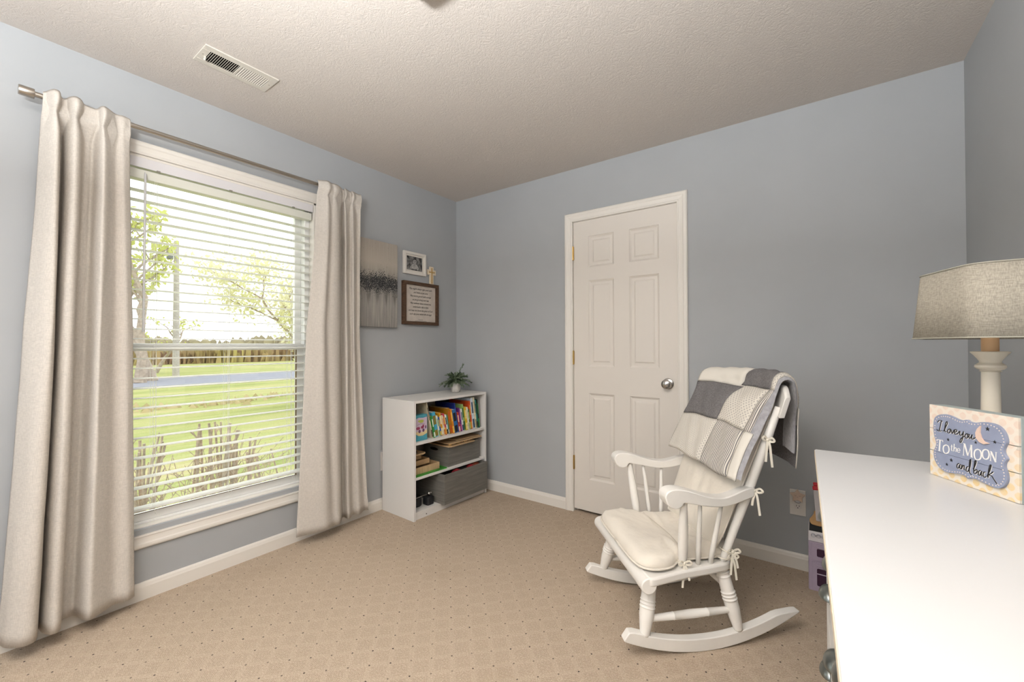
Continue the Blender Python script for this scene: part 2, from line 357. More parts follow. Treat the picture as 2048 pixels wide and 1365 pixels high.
part('glass_pane', MB().box((-.111, WY0+.08, 1.19), (-.109, WY1-.08, WZ1-.075)), gm, up)
part('glass_pane', MB().box((-.081, WY0+.084, WZ0+.05), (-.079, WY1-.084, 1.16)), gm, lo)

# ---- blind
bl = thing('window_blind', 'white two-inch horizontal slat blind hanging open inside the window', 'blind', (-.035, -1.7535, 2.07))
BY0, BY1 = WY0+.018, WY1-.018
m = MB(); m.box((-.008, BY0, 2.017), (-.001, BY1, 2.071)); part('valance', m, mat('blind_valance', (.70, .68, .69), .5), bl, bevel=.0015)
m = MB(); m.box((-.062, BY0+.003, 1.968), (-.012, BY1-.003, 2.012)); part('headrail', m, mat('headrail_cream', (.74, .74, .66), .4), bl, bevel=.003)
def slat_mesh():
    m = MB(); n = 6
    prof = [(-.025+.05*i/n, .0028*(1-((i/n)*2-1)**2)) for i in range(n+1)]
    poly = [(x, z+.0012) for x, z in prof]+[(x, z-.0012) for x, z in prof[::-1]]
    m.prism(poly, lambda u, v, h: Vector((u, h, v)), BY0+.006-(-1.7535), BY1-.006-(-1.7535)); return m
sm = build('slat', slat_mesh(), slat_m, bl, world=False, smooth=True, angle=50); first = True
for k in range(32):
    o = sm if k == 0 else sm.copy()
    if k: C.objects.link(o)
    o.parent = bl; o.location = (0, 0, 1.915-.0468*k-2.07); o.rotation_euler = (0, math.radians(random.uniform(-2, 2)+1), 0)
m = MB().box((-.060, BY0+.006, .407), (-.010, BY1-.006, .419)); part('bottom_rail', m, slat_m, bl, bevel=.003)
for y in (-2.062, -1.752, -1.418):
    m = MB()
    for x in (-.0615, -.0085): m.tube([(x, y-.004, 1.97), (x, y-.004, .41)], .0007, 5); m.tube([(x, y+.004, 1.97), (x, y+.004, .41)], .0005, 5)
    m.tube([(-.035, y+.012, 1.97), (-.035, y+.012, .40)], .0008, 5)
    for k in range(33): m.tube([(-.0615, y, 1.911-.0468*k), (-.0085, y, 1.911-.0468*k)], .0005, 4)
    m.tube([(-.006, y, .405), (-.004, y+.006, .385), (-.004, y+.010, .37)], .0011, 5); m.ball((-.004, y+.006, .384), .0035, 8, 5)
    m.tube(catmull([(-.006, y+.012, .405), (-.003, y+.022, .37), (-.004, y+.008, .352), (-.004, y-.004, .362)], 5), .0008, 5)
    part('ladder_cord', m, slat_m, bl, smooth=True)
m = MB(); m.tube([(-.004, -2.104, 2.0), (-.002, -2.105, 1.985)], .002, 6); m.lathe([(0, .003), (.01, .0048), (.97, .0048), (.99, .006), (1, .004)], (.004, -2.104, 1.992), (.004, -2.108, 1.245), 8); part('tilt_wand', m, mat('wand_grey', (.62, .62, .63), .3), bl, smooth=True)
for y in (-2.062, -1.755, -1.42): part('cord_clip', MB().box((-.0, y, 2.012), (.004, y+.014, 2.02)), mat('clip_grey', (.25, .24, .2), .5), bl)

# ---- curtain rod
rod = thing('curtain_rod', 'brushed nickel curtain rod with a drum end cap above the window', 'curtain rod', (.09, -1.77, 2.165))
m = MB().lathe([(0, .0105), (1, .0105)], (.09, -2.47, 2.164), (.09, -1.085, 2.167), 20); part('rod', m, nickel, rod, smooth=True)
for a, b in ((-2.458, -2.500), (-1.09, -1.07)):
    m = MB().lathe([(0, .0105), (.02, .0180), (.12, .0190), (.92, .0190), (1, .0175)], (.09, a, 2.164), (.09, b, 2.164), 24); part('end_cap', m, nickel, rod, smooth=True)
for y in (-2.34, -1.13):
    m = MB(); m.tube([(.002, y, 2.150), (.09, y, 2.150)], .005, 8); m.box((0, y-.012, 2.125), (.004, y+.012, 2.175)); m.tube([(.09, y, 2.150), (.102, y, 2.155)], .005, 8); part('bracket', m, nickel, rod, smooth=True)

# ---- curtains
def curtain(name, label, anchors, tops, bots, rodx=.09):
    nu = 10; nz = 46; n = len(anchors)
    def sect(w):   # w: 0 top .. 1 bottom
        pts = []
        for yt, ym, yb, x in anchors:
            if w < .43: t = w/.43; y = yt+(ym-yt)*(t*.55+.45*t*t)
            else: t = (w-.43)/.57; y = ym+(yb-ym)*(t*.75+.25*t*t)
            # shallower near the rod, full depth below
            g = min(1, .62+w*2.2); xx = .095+(x-.095)*g*(1+.12*w)
            pts.append((y, xx, 0))
        S = catmull(pts, nu); n_ = len(S)
        for _ in range(2):
            S = [S[0]]+[sum((S[min(n_-1, max(0, i+d))] for d in (-3, -2, -1, 0, 1, 2, 3)), Vector((0, 0, 0)))/7 for i in range(1, n_-1)]+[S[-1]]
        return S
    m = MB(); rows = []
    zt, zb = tops, bots
    N_ = (n-1)*nu+1
    peaks = [q[0] for i_, q in enumerate(anchors) if q[3] >= .1 and q[3] >= anchors[max(0, i_-1)][3] and q[3] >= anchors[min(n-1, i_+1)][3]]
    ws = [0, .006, .012, .02, .028, .034, .04, .05]+[.05+.95*(k/nz)**1.0 for k in range(1, nz+1)]
    for w in ws:
        S = sect(w); row = []
        for i, p in enumerate(S):
            y, x = p.x, p.y; u = i/(N_-1)
            ztop = zt(y); zbot = zb(x, y, u)
            z = ztop+(zbot-ztop)*w
            if w < .04:                      # header: rod pocket puffs out round the rod, pinched under it
                k = w/.04; puff = math.sin(pi*min(1, k*1.02)); x = .090+(x-.090)*(.72+.40*puff)+.010*puff+.006
                x = max(x, .1035 if k > .12 else .094)
                z -= .016*(1-min(1, max(0, (p.y-.055)/.07)))*(1-k)
            else:
                q = w-.04; pin = math.exp(-q/.012); x = max(.098+(x-.098)*(1-.45*pin)+.004, .1035*pin)
                y += .0025*noise.noise(Vector((i*.15, w*7, 2)))*min(1, w*4); x += .005*noise.noise(Vector((i*.04, w*5, 9)))*min(1, w*4)
            if w < .12 and 4 < i < N_-5:
                pk = min(peaks, key=lambda q_: abs(q_-y)); y += (pk-y)*.42*math.exp(-((w-.043)/.016)**2)
            if z-zbot < .085: x += .0035
            row.append((max(x, .022), y, z))
        rows.append(row)
    vs = [p for r in rows for p in r]; fs = [(j*N_+i, j*N_+i+1, (j+1)*N_+i+1, (j+1)*N_+i) for j in range(len(rows)-1) for i in range(N_-1)]
    m.add(vs, fs)
    o = centered(name, m, curtain_m, smooth=True, angle=180, solid=.0022); tag(o, label, 'curtain'); return o
A1 = [(-2.437, -2.478, -2.537, .05), (-2.423, -2.453, -2.521, .11), (-2.409, -2.425, -2.487, .15), (-2.393, -2.402, -2.443, .142), (-2.382, -2.398, -2.437, .035), (-2.370, -2.392, -2.428, .10), (-2.353, -2.375, -2.407, .145), (-2.333, -2.346, -2.38, .130), (-2.318, -2.342, -2.374, .062), (-2.301, -2.322, -2.352, .058), (-2.286, -2.300, -2.334, .052), (-2.272, -2.284, -2.312, .142), (-2.25, -2.259, -2.274, .125), (-2.224, -2.217, -2.217, .085), (-2.204, -2.187, -2.178, .1), (-2.178, -2.162, -2.15, .08)]
A2 = [(-1.319, -1.387, -1.446, .1), (-1.289, -1.345, -1.361, .125), (-1.265, -1.309, -1.29, .15), (-1.237, -1.276, -1.23, .125), (-1.216, -1.236, -1.206, .135), (-1.18, -1.183, -1.177, .12), (-1.13, -1.13, -1.116, .05), (-1.145, -1.138, -1.121, .12), (-1.089, -1.078, -1.056, .07), (-1.086, -1.078, -1.038, .11), (-1.033, -1.033, -.973, .07), (-1.017, -1.024, -.955, .09)]
curtain('curtain', 'long oatmeal linen curtain gathered at the left of the window', A1, lambda y: 2.196, lambda x, y, u: .066)
curtain('curtain', 'slimmer oatmeal linen curtain at the right of the window beside the canvas', A2, lambda y: 2.196, lambda x, y, u: .070)

# ---- ceiling vent
vent = thing('ceiling_vent', 'white metal ceiling register with two banks of slanted louvers', 'vent', (.432, -1.878, H))
vm = mat('vent_enamel', (.62, .58, .51), .45)
VX0, VX1, VY0, VY1 = .355, .503, -2.026, -1.731
m = MB(); zb = H-.006
m.box((VX0, VY0, zb), (.384, VY1, H-.0005)); m.box((.470, VY0, zb), (VX1, VY1, H-.0005)); m.box((.384, VY0, zb), (.470, -1.997, H-.0005)); m.box((.384, -1.759, zb), (.470, VY1, H-.0005)); m.box((.384, -1.882, zb), (.470, -1.873, H-.0005))
part('face_frame', m, vm, vent, bevel=.0012)
m = MB().box((.384, -1.997, H-.0012), (.470, -1.759, H-.0006)); part('duct_opening', m, dark_m, vent)
for bank, (a, b, nl, tl, xm) in enumerate(((-1.996, -1.883, 14, 48, .427), (-1.872, -1.760, 13, -38, .427))):
    for k in range(nl):
        y = a+(b-a)*(k+.5)/nl; w = .0030 if bank else .0026
        M = Matrix.Translation((xm, y, H-.0045)) @ Matrix.Rotation(math.radians(tl), 4, 'X')
        part('louver', MB().box((-.043, -w, -.0005), (.043, w, .0005), M), vm, vent)
m = MB(); m.box((.410, -2.004, zb-.010), (.422, -1.999, zb)); m.ball((.416, -2.002, zb-.012), .005, 10, 6); part('lever', m, vm, vent)
for y in (-2.013, -1.745): part('screw', MB().lathe([(0, .003), (1, .002)], (.430, y, zb), (.430, y, zb-.0015), 10), nickel, vent)

# ---- flush ceiling light: only one corner shows at the top edge
fx = thing('ceiling_light', 'square flush ceiling light, one corner showing at the top edge', 'light', (1.546, -1.79, H))
m = MB(); m.prism([(1.546+u*.128, -1.79+v*.128) for u, v in ((-1, -1), (1, -1), (1, 1), (-1, 1))], lambda u, v, h: Vector((u, v, h)), H-.02, H-.0005); part('base_plate', m, mat('fixture_white', (.66, .60, .54), .4), fx, bevel=.004)
m = MB(); q = [(-1, -1), (1, -1), (1, 1), (-1, 1)]
m.add([(1.546+u*.122, -1.79+v*.122, H-.02) for u, v in q]+[(1.546+u*.126, -1.79+v*.126, H-.034) for u, v in q]+[(1.546+u*.095, -1.79+v*.095, H-.058) for u, v in q], [(i, (i+1) % 4, 4+(i+1) % 4, 4+i) for i in range(4)]+[(4+i, 4+(i+1) % 4, 8+(i+1) % 4, 8+i) for i in range(4)]+[(8, 9, 10, 11), (0, 1, 2, 3)])
part('glass_diffuser', m, mat('frosted_glass', (.60, .53, .47), .3), fx, bevel=.004)

# ================================================================ WALL ART (left wall)
cv = thing('canvas_painting', 'tall abstract canvas with a glittery dark grey band on silver', 'painting', (0, -.82, 1.315))
def canvas_mat():
    m, t, b, tc = fresh('canvas_paint', .55)
    s = t.nodes.new('ShaderNodeSeparateXYZ'); t.links.new(tc.outputs['Object'], s.inputs[0]); z = MA(t, 'DIVIDE', s.outputs[2], .61); y = s.outputs[1]
    st = N(t, 'ShaderNodeMapping'); st.inputs['Scale'].default_value = (1, 26, 1.6); t.links.new(tc.outputs['Object'], st.inputs[0])
    n = N(t, 'ShaderNodeTexNoise', Scale=2.6, Detail=5.); t.links.new(st.outputs[0], n.inputs['Vector'])
    base = ramp(t, z, [(0, '8A8682'), (.25, '98948F'), (.45, '86827D'), (.60, '9C958B'), (.75, 'B8AFA2'), (1, 'ABA297')])
    base = mixc(t, MA(t, 'MULTIPLY', MA(t, 'SUBTRACT', n.outputs['Fac'], .45), 2.2, clamp=True), base, 'B9B2A8')
    # darker brushed drips below the band
    w = MA(t, 'ABSOLUTE', MA(t, 'SINE', MA(t, 'ADD', MA(t, 'MULTIPLY', y, 42.), MA(t, 'MULTIPLY', n.outputs['Fac'], 1.6))))
    tip = MA(t, 'ADD', .20, MA(t, 'MULTIPLY', w, .20)); drip = MA(t, 'MULTIPLY', MA(t, 'SUBTRACT', z, tip), 9., clamp=True)
    drip = MA(t, 'MULTIPLY', drip, MA(t, 'LESS_THAN', z, .45)); base = mixc(t, MA(t, 'MULTIPLY', drip, .6), base, '55534F')
    sp = N(t, 'ShaderNodeTexNoise', Scale=155., Detail=2.); t.links.new(tc.outputs['Object'], sp.inputs['Vector'])
    sp2 = N(t, 'ShaderNodeTexNoise', Scale=12., Detail=3.); t.links.new(tc.outputs['Object'], sp2.inputs['Vector'])
    zz = MA(t, 'ADD', z, MA(t, 'MULTIPLY', MA(t, 'SUBTRACT', sp2.outputs['Fac'], .5), .22))
    band = MA(t, 'SUBTRACT', 1., MA(t, 'DIVIDE', MA(t, 'ABSOLUTE', MA(t, 'SUBTRACT', zz, .515)), .175))
    band = MA(t, 'MAXIMUM', band, 0.)
    k = MA(t, 'MULTIPLY', MA(t, 'SUBTRACT', MA(t, 'ADD', sp.outputs['Fac'], MA(t, 'MULTIPLY', band, .46)), .69), 9., clamp=True)
    base = mixc(t, k, base, '2B2C2F')
    sp3 = N(t, 'ShaderNodeTexNoise', Scale=210., Detail=1.); t.links.new(tc.outputs['Object'], sp3.inputs['Vector'])
    base = mixc(t, MA(t, 'MULTIPLY', MA(t, 'GREATER_THAN', sp3.outputs['Fac'], .62), MA(t, 'GREATER_THAN', band, .15)), base, 'A6A29B')
    t.links.new(base, b.inputs['Base Color']); b.inputs['Metallic'].default_value = .15; bump(t, b, sp.outputs['Fac'], .3, .002); return m
m = MB().box((.002, -.976, 1.312), (.034, -.663, 1.925)); part('stretched_canvas', m, canvas_mat(), cv, bevel=.002)

pf = thing('photo_frame', 'small white picture frame holding a black and white baby photo', 'picture frame', (0, -.48, 1.733))
def quadframe(y0, y1, z0, z1, w, x0, x1):
    m = MB()
    for a, b_, c_, d_, in (((y0, z0), (y1, z0), (y1-w, z0+w), (y0+w, z0+w)), ((y1, z0), (y1, z1), (y1-w, z1-w), (y1-w, z0+w)), ((y1, z1), (y0, z1), (y0+w, z1-w), (y1-w, z1-w)), ((y0, z1), (y0, z0), (y0+w, z0+w), (y0+w, z1-w))):
        m.prism([a, b_, c_, d_], lambda u, v, h: Vector((h, u, v)), x0, x1)
    return m
P0, P1, Q0, Q1 = -.591, -.366, 1.733, 1.907
part('outer_frame', quadframe(P0, P1, Q0, Q1, .020, .001, .020), trim_m, pf, bevel=.002)
part('mount', quadframe(P0+.019, P1-.019, Q0+.019, Q1-.019, .014, .001, .012), mat('mount_white', (.72, .68, .62), .6), pf)
m = MB().box((.001, P0+.033, Q0+.033), (.008, P1-.033, Q1-.033)); ph = part('photograph', m, mat('photo_backdrop', '8A8885', .4, col2='1A1A1A', vscale=38), pf)
def disc(m, cy, cz, ry, rz, x, n=18, h=.0004):
    m.prism([(cy+ry*math.cos(2*pi*k/n), cz+rz*math.sin(2*pi*k/n)) for k in range(n)], lambda u, v, hh: Vector((x+hh, u, v)), 0, h)
m = MB(); disc(m, -.476, 1.838, .017, .020, .0081); disc(m, -.478, 1.797, .034, .022, .0081); disc(m, -.508, 1.788, .014, .012, .0083); disc(m, -.448, 1.786, .014, .012, .0083); part('baby_print', m, mat('photo_light', 'B9B6B2', .4, col2='8C8986', vscale=60), ph)
m = MB(); disc(m, -.483, 1.840, .003, .002, .0086); disc(m, -.470, 1.840, .003, .002, .0086); disc(m, -.476, 1.829, .004, .0015, .0086)
m.prism([(-.494, 1.843), (-.490, 1.856), (-.476, 1.861), (-.462, 1.856), (-.458, 1.843), (-.465, 1.850), (-.476, 1.853), (-.487, 1.850)], lambda u, v, h: Vector((.0084+h, u, v)), 0, .0004); part('baby_print_dark', m, mat('photo_dark', '1E1E1E', .4), ph)

cr = thing('wall_cross', 'small cream cross with a gold beaded inlay above the brown sign', 'cross', (0, -.30, 1.675))
def crossp(w, arm, z0, z1, zc): return [(-w, z0), (w, z0), (w*.92, zc-w), (arm, zc-w), (arm, zc+w), (w, zc+w), (w, z1), (-w, z1), (-w, zc+w), (-arm, zc+w), (-arm, zc-w), (-w*.92, zc-w)]
m = MB().prism(crossp(.021, .046, 1.675, 1.822, 1.776), lambda u, v, h: Vector((h, -.300+u, v)), .001, .013); part('cross_body', m, mat('cream_wood', (.72, .62, .47), .6), cr, bevel=.002)
m = MB().prism(crossp(.0055, .030, 1.684, 1.810, 1.776), lambda u, v, h: Vector((h, -.300+u, v)), .013, .015); part('gold_inlay', m, mat('gold_inlay', (.45, .25, .06), .5), cr)
m = MB()
for k in range(10): m.ball((.0155, -.300, 1.69+.0125*k), .003, 8, 5)
for k in (-2, -1, 1, 2): m.ball((.0155, -.300+.0125*k, 1.776), .003, 8, 5)
part('beads', m, mat('bead_cream', (.75, .6, .35), .4), cr, smooth=True)

sg = thing('blessing_sign', 'square cream sign of cursive blessing in a dark brown wood frame', 'sign', (0, -.42, 1.342))
bw = mat('dark_walnut', (.085, .045, .024), .5, var=.4, vscale=30, stretch=(1, 1, 8)); Y0, Y1, Z0, Z1 = -.601, -.239, 1.342, 1.676
m = MB().box((.001, Y0+.022, Z0+.022), (.014, Y1-.022, Z1-.022)); part('sign_board', m, mat('sign_parchment', (.56, .50, .44), .7, var=.08, vscale=20), sg)
for a in (((Y0, Z0), (Y1, Z0), (Y1-.0, Z0+.025), (Y0+.0, Z0+.025)), ((Y0, Z1-.025), (Y1, Z1-.025), (Y1, Z1), (Y0, Z1)), ((Y0, Z0+.025), (Y0+.025, Z0+.025), (Y0+.025, Z1-.025), (Y0, Z1-.025)), ((Y1-.025, Z0+.025), (Y1, Z0+.025), (Y1, Z1-.025), (Y1-.025, Z1-.025))):
    m = MB().prism(list(a), lambda u, v, h: Vector((h, u, v)), .001, .032); part('frame_rail', m, bw, sg, bevel=.0015)
ink = mat('black_ink', (.02, .018, .018), .6)
def text(s, size, M, m_, parent, name='lettering', shear=.0, ext=.0003, width=None, align='CENTER'):
    cu = bpy.data.curves.new(name, 'FONT'); cu.body = s; cu.size = size; cu.align_x = align; cu.shear = shear; cu.extrude = ext; cu.resolution_u = 2
    t = bpy.data.objects.new(name, cu); C.objects.link(t); dg = bpy.context.evaluated_depsgraph_get(); me = bpy.data.meshes.new_from_object(t.evaluated_get(dg)); bpy.data.objects.remove(t)
    xs = [v.co.x for v in me.vertices]
    if width and xs: k = width/(max(xs)-min(xs)); me.transform(Matrix.Diagonal((k, 1, 1, 1)))
    Mx = M
    if parent is not None:
        inv = parent.matrix_basis.inverted()
        if parent.parent: inv = inv @ parent.parent.matrix_basis.inverted()
        Mx = inv @ M
    me.transform(Mx); me.materials.clear(); me.materials.append(m_)
    o = bpy.data.objects.new(name, me); C.objects.link(o)
    if parent is not None: o.parent = parent
    return o
def Mwall(y, z, x=.0145): return Matrix.Translation((x, y, z)) @ Matrix(((0, 0, 1, 0), (1, 0, 0, 0), (0, 1, 0, 0), (0, 0, 0, 1)))
LINES = ["May angels always light your path", "and listen as you pray", "May you be graced with courage", "as you go along your way", "May rainbows dance around you", "underneath a sky so blue", "and may you know the grace of God", "each day your whole life through"]
LW = [.235, .15, .215, .17, .215, .16, .25, .225]
for i, (s_, w_) in enumerate(zip(LINES, LW)): text(s_, .0205, Mwall(-.42, 1.617-.0282*i), ink, sg, shear=.45, width=w_)
m = MB()
for z, w_, k in ((1.383, .045, 10), (1.371, .12, 30)):
    m.tube([(.0147, -.42-w_/2+w_*i/(k*2), z+(.0022 if i % 2 else -.001)*(1+.5*math.sin(i*2.3))) for i in range(k*2+1)], .0006, 4)
part('fine_print', m, ink, sg)

# ---- outlets
def outlet(name, label, M, plug_second=True):
    t = thing(name, label, 'outlet', M.translation)
    pm = mat('outlet_plate', (.74, .70, .65), .4)
    m = MB().box((-.035, 0, -.0665), (.035, .005, .0665), M); part('wall_plate', m, pm, t, bevel=.002)
    for dz in (-.020, .020):
        m = MB(); m.prism([(.0165*math.cos(a)*1.0, max(-.0135, min(.0135, .0165*math.sin(a)))) for a in [2*pi*k/20 for k in range(20)]], lambda u, v, h, dz=dz: M @ Vector((u, h, v+dz)), .005, .007); rc = part('receptacle', m, mat('receptacle_face', (.70, .66, .62), .35), t)
        m = MB()
        for sx in (-.006, .006): m.box((sx-.001, .0069, dz-.001), (sx+.001, .0073, dz+.007), M)
        m.prism([(.0024*math.cos(2*pi*k/10), .0024*math.sin(2*pi*k/10)-.007+dz) for k in range(10)], lambda u, v, h: M @ Vector((u, h, v)), .0069, .0073); part('slot', m, dark_m, rc)
    return t
Mb = Matrix.Translation((2.4625, 0, .347)) @ Matrix.Rotation(pi, 4, 'Z')
outlet('wall_outlet', 'duplex wall outlet on the back wall under the star night light', Mb)
Ml = Matrix.Translation((0, -.752, .343)) @ Matrix.Rotation(-pi/2, 4, 'Z')
outlet('wall_outlet', 'duplex wall outlet mostly hidden behind the white bookcase', Ml)
nl = thing('night_light', 'pale wooden star night light plugged into the back wall outlet', 'night light', (2.4625, 0, .36))
def star(r, r2, n=5, ph=pi/2): return [((r if k % 2 == 0 else r2)*math.cos(ph+pi*k/n), (r if k % 2 == 0 else r2)*math.sin(ph+pi*k/n)) for k in range(2*n)]
m = MB().prism(star(.036, .021), lambda u, v, h: Vector((2.4625+u, -h, .388+v)), .022, .034); part('star', m, mat('pale_wood', (.60, .46, .36), .6, var=.08), nl, bevel=.0025)
m = MB()
for sx in (-.009, .009): m.tube([(2.4625+sx-.004, -.0345, .392), (2.4625+sx, -.0345, .389), (2.4625+sx+.004, -.0345, .392)], .0007, 4)
m.tube([(2.4625-.003, -.0345, .385), (2.4625, -.0345, .3835), (2.4625+.003, -.0345, .385)], .0007, 4); part('face_print', m, mat('face_brown', (.2, .12, .09), .6), nl)
m = MB(); m.lathe([(0, .016), (.6, .017), (1, .013)], (2.4625, -.007, .364), (2.4625, -.024, .364), 16); part('plug', m, mat('clear_plug', (.62, .60, .60), .2), nl, smooth=True)

# ================================================================ BOOKCASE
BM = Matrix.Translation((.37, -.797, 0)) @ Matrix.Rotation(math.radians(-2), 4, 'Z')
bc = thing('bookcase', 'low white three-tier bookcase against the window wall in the corner', 'bookcase', (.37, -.797, 0), math.radians(-2))
BWd, BD, BH, T = .728, .352, .805, .018    # local: x back = -BD, y 0..BWd
def bpart(n, a, b, mt=white_lam, **k): return part(n, MB().box(a, b), mt, bc, world=False, bevel=.0012, **k)
bpart('side_panel', (-BD, 0, 0), (0, T, BH-.0)); bpart('side_panel', (-BD, BWd-T, 0), (0, BWd, BH-.0))
bpart('top_panel', (-BD, T, BH-T), (-.001, BWd-T, BH-.001)); bpart('shelf', (-BD+.006, T, .504), (-.006, BWd-T, .522)); bpart('shelf', (-BD+.006, T, .269), (-.006, BWd-T, .285)); bpart('bottom_shelf', (-BD+.006, T, .034), (-.012, BWd-T, .052)); bpart('kick_board', (-.030, T, 0), (-.012, BWd-T, .034))
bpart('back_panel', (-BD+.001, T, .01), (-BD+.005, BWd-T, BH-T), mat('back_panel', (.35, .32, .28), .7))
m = MB().lathe([(0, .004), (1, .003)], (-.012, .118, .018), (-.010, .118, .018), 10); part('screw_cap', m, black_m, bc, world=False)
def bw(x, y, z): return BM @ Vector((x, y, z))      # bookcase-local -> world
def blocal(name, label, cat, x, y, z, rz=0, group=None): return thing(name, label, cat, bw(x, y, z), math.radians(-2)+rz, group)

# books on the top shelf
SH = .522
bk = {}
def cmat(c, c2=None):
    k = 'cover_'+c+(c2 or '')
    return mat(k, c, .35, spec=.4, col2=c2, vscale=55) if c2 else mat(k, c, .35, spec=.4, var=.12, vscale=40)
pages_m = mat('book_pages', (.70, .65, .54), .8)
BOOKS = [  # y0(bottom left), thickness, height, depth, lean deg, spine colour, accent colour, words
 (.192, .012, .262, .24, 13, 'C9BBA0', '5B4A3C', 'large picture book with a cream spine and dark speckled cover'),
 (.206, .014, .160, .17, 12, '2F8A3A', 'E8F0E0', 'short green-spined book with a white top edge'),
 (.222, .028, .182, .19, 11, '49A8C8', '8A7A2E', 'thick book with a sky blue top and olive base'),
 (.252, .012, .155, .17, 12, 'E4E4DA', '74B060', 'white-spined book after the thick sky blue one'),
 (.266, .012, .142, .16, 12, '2458A8', 'E8C840', 'short royal blue book with a yellow band'),
 (.280, .016, .172, .18, 11, 'E0A020', 'EFE6C8', 'amber yellow book with cream lettering'),
 (.298, .012, .150, .17, 12, 'E6E0C0', 'D8742C', 'cream and orange thin book'),
 (.312, .014, .162, .17, 12, 'C83A50', 'F0B030', 'rose red book with a yellow foot'),
 (.328, .014, .150, .17, 11, 'EAEAE2', '202020', 'white book with black lettering down its spine'),
 (.344, .010, .146, .16, 11, '3A9A94', 'E4F0EE', 'thin teal book beside the white lettered one'),
 (.356, .020, .196, .20, 11, 'A8741C', 'C85A20', 'tall mustard brown book with a red-brown top'),
 (.378, .016, .186, .20, 11, 'E08A1E', 'F4C860', 'bright orange tall book beside the mustard one'),
 (.396, .030, .178, .19, 11, '2C6CA8', '16181C', 'thick mid blue book with a dark picture foot'),
 (.428, .012, .226, .21, 11, '23307E', '4A58B0', 'tallest navy blue book in the middle of the row'),
 (.442, .016, .150, .17, 10, 'C8442A', 'F0D8C0', 'short vermilion book right of the tall navy one'),
 (.460, .012, .182, .18, 10, '6A2E78', 'C04888', 'purple book with a magenta band'),
 (.474, .014, .172, .18, 9, 'E2E2E6', '243868', 'white book with a navy lower half'),
 (.490, .018, .206, .20, 9, '9CC070', '2F6A34', 'pale green tall book with a dark green foot'),
 (.510, .018, .184, .19, 9, 'D8B434', 'F0E4A0', 'golden yellow book right of the pale green one'),
 (.530, .012, .180, .19, 9, 'E8E4D2', 'B8B090', 'plain cream slim book'),
 (.544, .016, .160, .18, 9, '3E7A3C', 'A8D070', 'short forest green book'),
 (.562, .016, .222, .22, 8, 'D8562A', 'E8A040', 'tall tangerine book near the right end'),
 (.580, .020, .246, .23, 8, 'D4E0EC', '38506C', 'tall pale blue book with dark letters down the spine'),
 (.602, .014, .250, .23, 8, 'E0D8BC', '9A8A5A', 'tall tan picture book behind the right end'),
 (.618, .014, .226, .22, 8, '2E8A80', '18302C', 'teal tall book with a black dotted base'),
 (.634, .012, .228, .22, 7, '1E2A24', '3E9A50', 'last book, black with green dots, by the side panel'),
]
for y0, th, h, dp, lean, c1, c2, lb in BOOKS:
    y0 = .192+(y0-.192)*1.09; th *= 1.07
    t = blocal('book', lb+', on the top shelf', 'book', -.03, y0, SH, 0, 'picture books on the top shelf')
    R_ = Matrix.Rotation(math.radians(lean), 4, 'X')
    x1 = 0 - random.uniform(0, .012)
    th -= .0012
    m = MB(); m.cur = 0
    m.box((x1-.002, .0, 0), (x1, th, h), R_); m.box((x1-dp, 0, 0), (x1-.002, .0016, h), R_); m.box((x1-dp, th-.0016, 0), (x1-.002, th, h), R_)
    m.cur = 1
    m.box((x1, .0008, h*.03), (x1+.0004, th-.0008, h*random.uniform(.22, .36)), R_)
    if th > .011: m.box((x1, .003, h*.5), (x1+.0005, th-.003, h*.86), R_)
    o = part('cover', m, [cmat(c1), cmat(c2)], t, world=False)
    m = MB().box((x1-dp+.004, .0017, .003), (x1-.003, th-.0017, h-.003), R_); part('pages', m, pages_m, t, world=False)
    sh = (lean*pi/180); 
# activity box
t = blocal('activity_box', 'teal and lilac children game box facing forward at the left end of the top shelf', 'box', -.035, .038, SH)
m = MB().box((-.045, 0, 0), (0, .107, .178)); b_ = part('carton', m, mat('teal_carton', '4A9CAC', .45, var=.08, vscale=50), t, world=False, bevel=.001)
m = MB().prism([(.003, .052), (.03, .036), (.065, .034), (.104, .046), (.104, .160), (.07, .156), (.03, .160), (.003, .152)], lambda u, v, h: Vector((h, u, v)), .0001, .0008); part('cover_panel', m, mat('lilac_print', 'CDBBCC', .4), t, world=False)
m = MB().prism([(.003, .052), (.03, .036), (.065, .034), (.104, .046), (.104, .072), (.06, .058), (.03, .068), (.003, .060)], lambda u, v, h: Vector((h, u, v)), .0008, .0012); part('printed_band', m, mat('cream_print', 'E3CF9C', .4), t, world=False)
m = MB()
for cy, cz, ry, rz in ((.026, .088, .017, .010), (.062, .092, .012, .010), (.070, .098, .008, .012)): disc(m, cy, cz, ry, rz, .0012)
part('printed_art', m, mat('rose_print', '9C3E60', .4), t, world=False)
m = MB()
for cy, cz, ry, rz in ((.038, .066, .010, .012), (.072, .070, .009, .012), (.092, .09, .006, .012)): disc(m, cy, cz, ry, rz, .0013)
part('printed_art', m, mat('plum_print', '6A4468', .4), t, world=False)
m = MB()
for cy, cz, ry, rz in ((.05, .137, .026, .008), (.055, .129, .018, .006)): disc(m, cy, cz, ry, rz, .0012)
part('printed_title', m, mat('lime_print', 'B8BE58', .4), t, world=False)
m = MB(); m.tube([(.0016, .018+.0035*k, .110+.006*math.sin(k*.17)+(.002 if k % 2 else -.001)) for k in range(20)], .0008, 4); part('printed_line', m, mat('plum_print', '6A4468', .4), t, world=False)

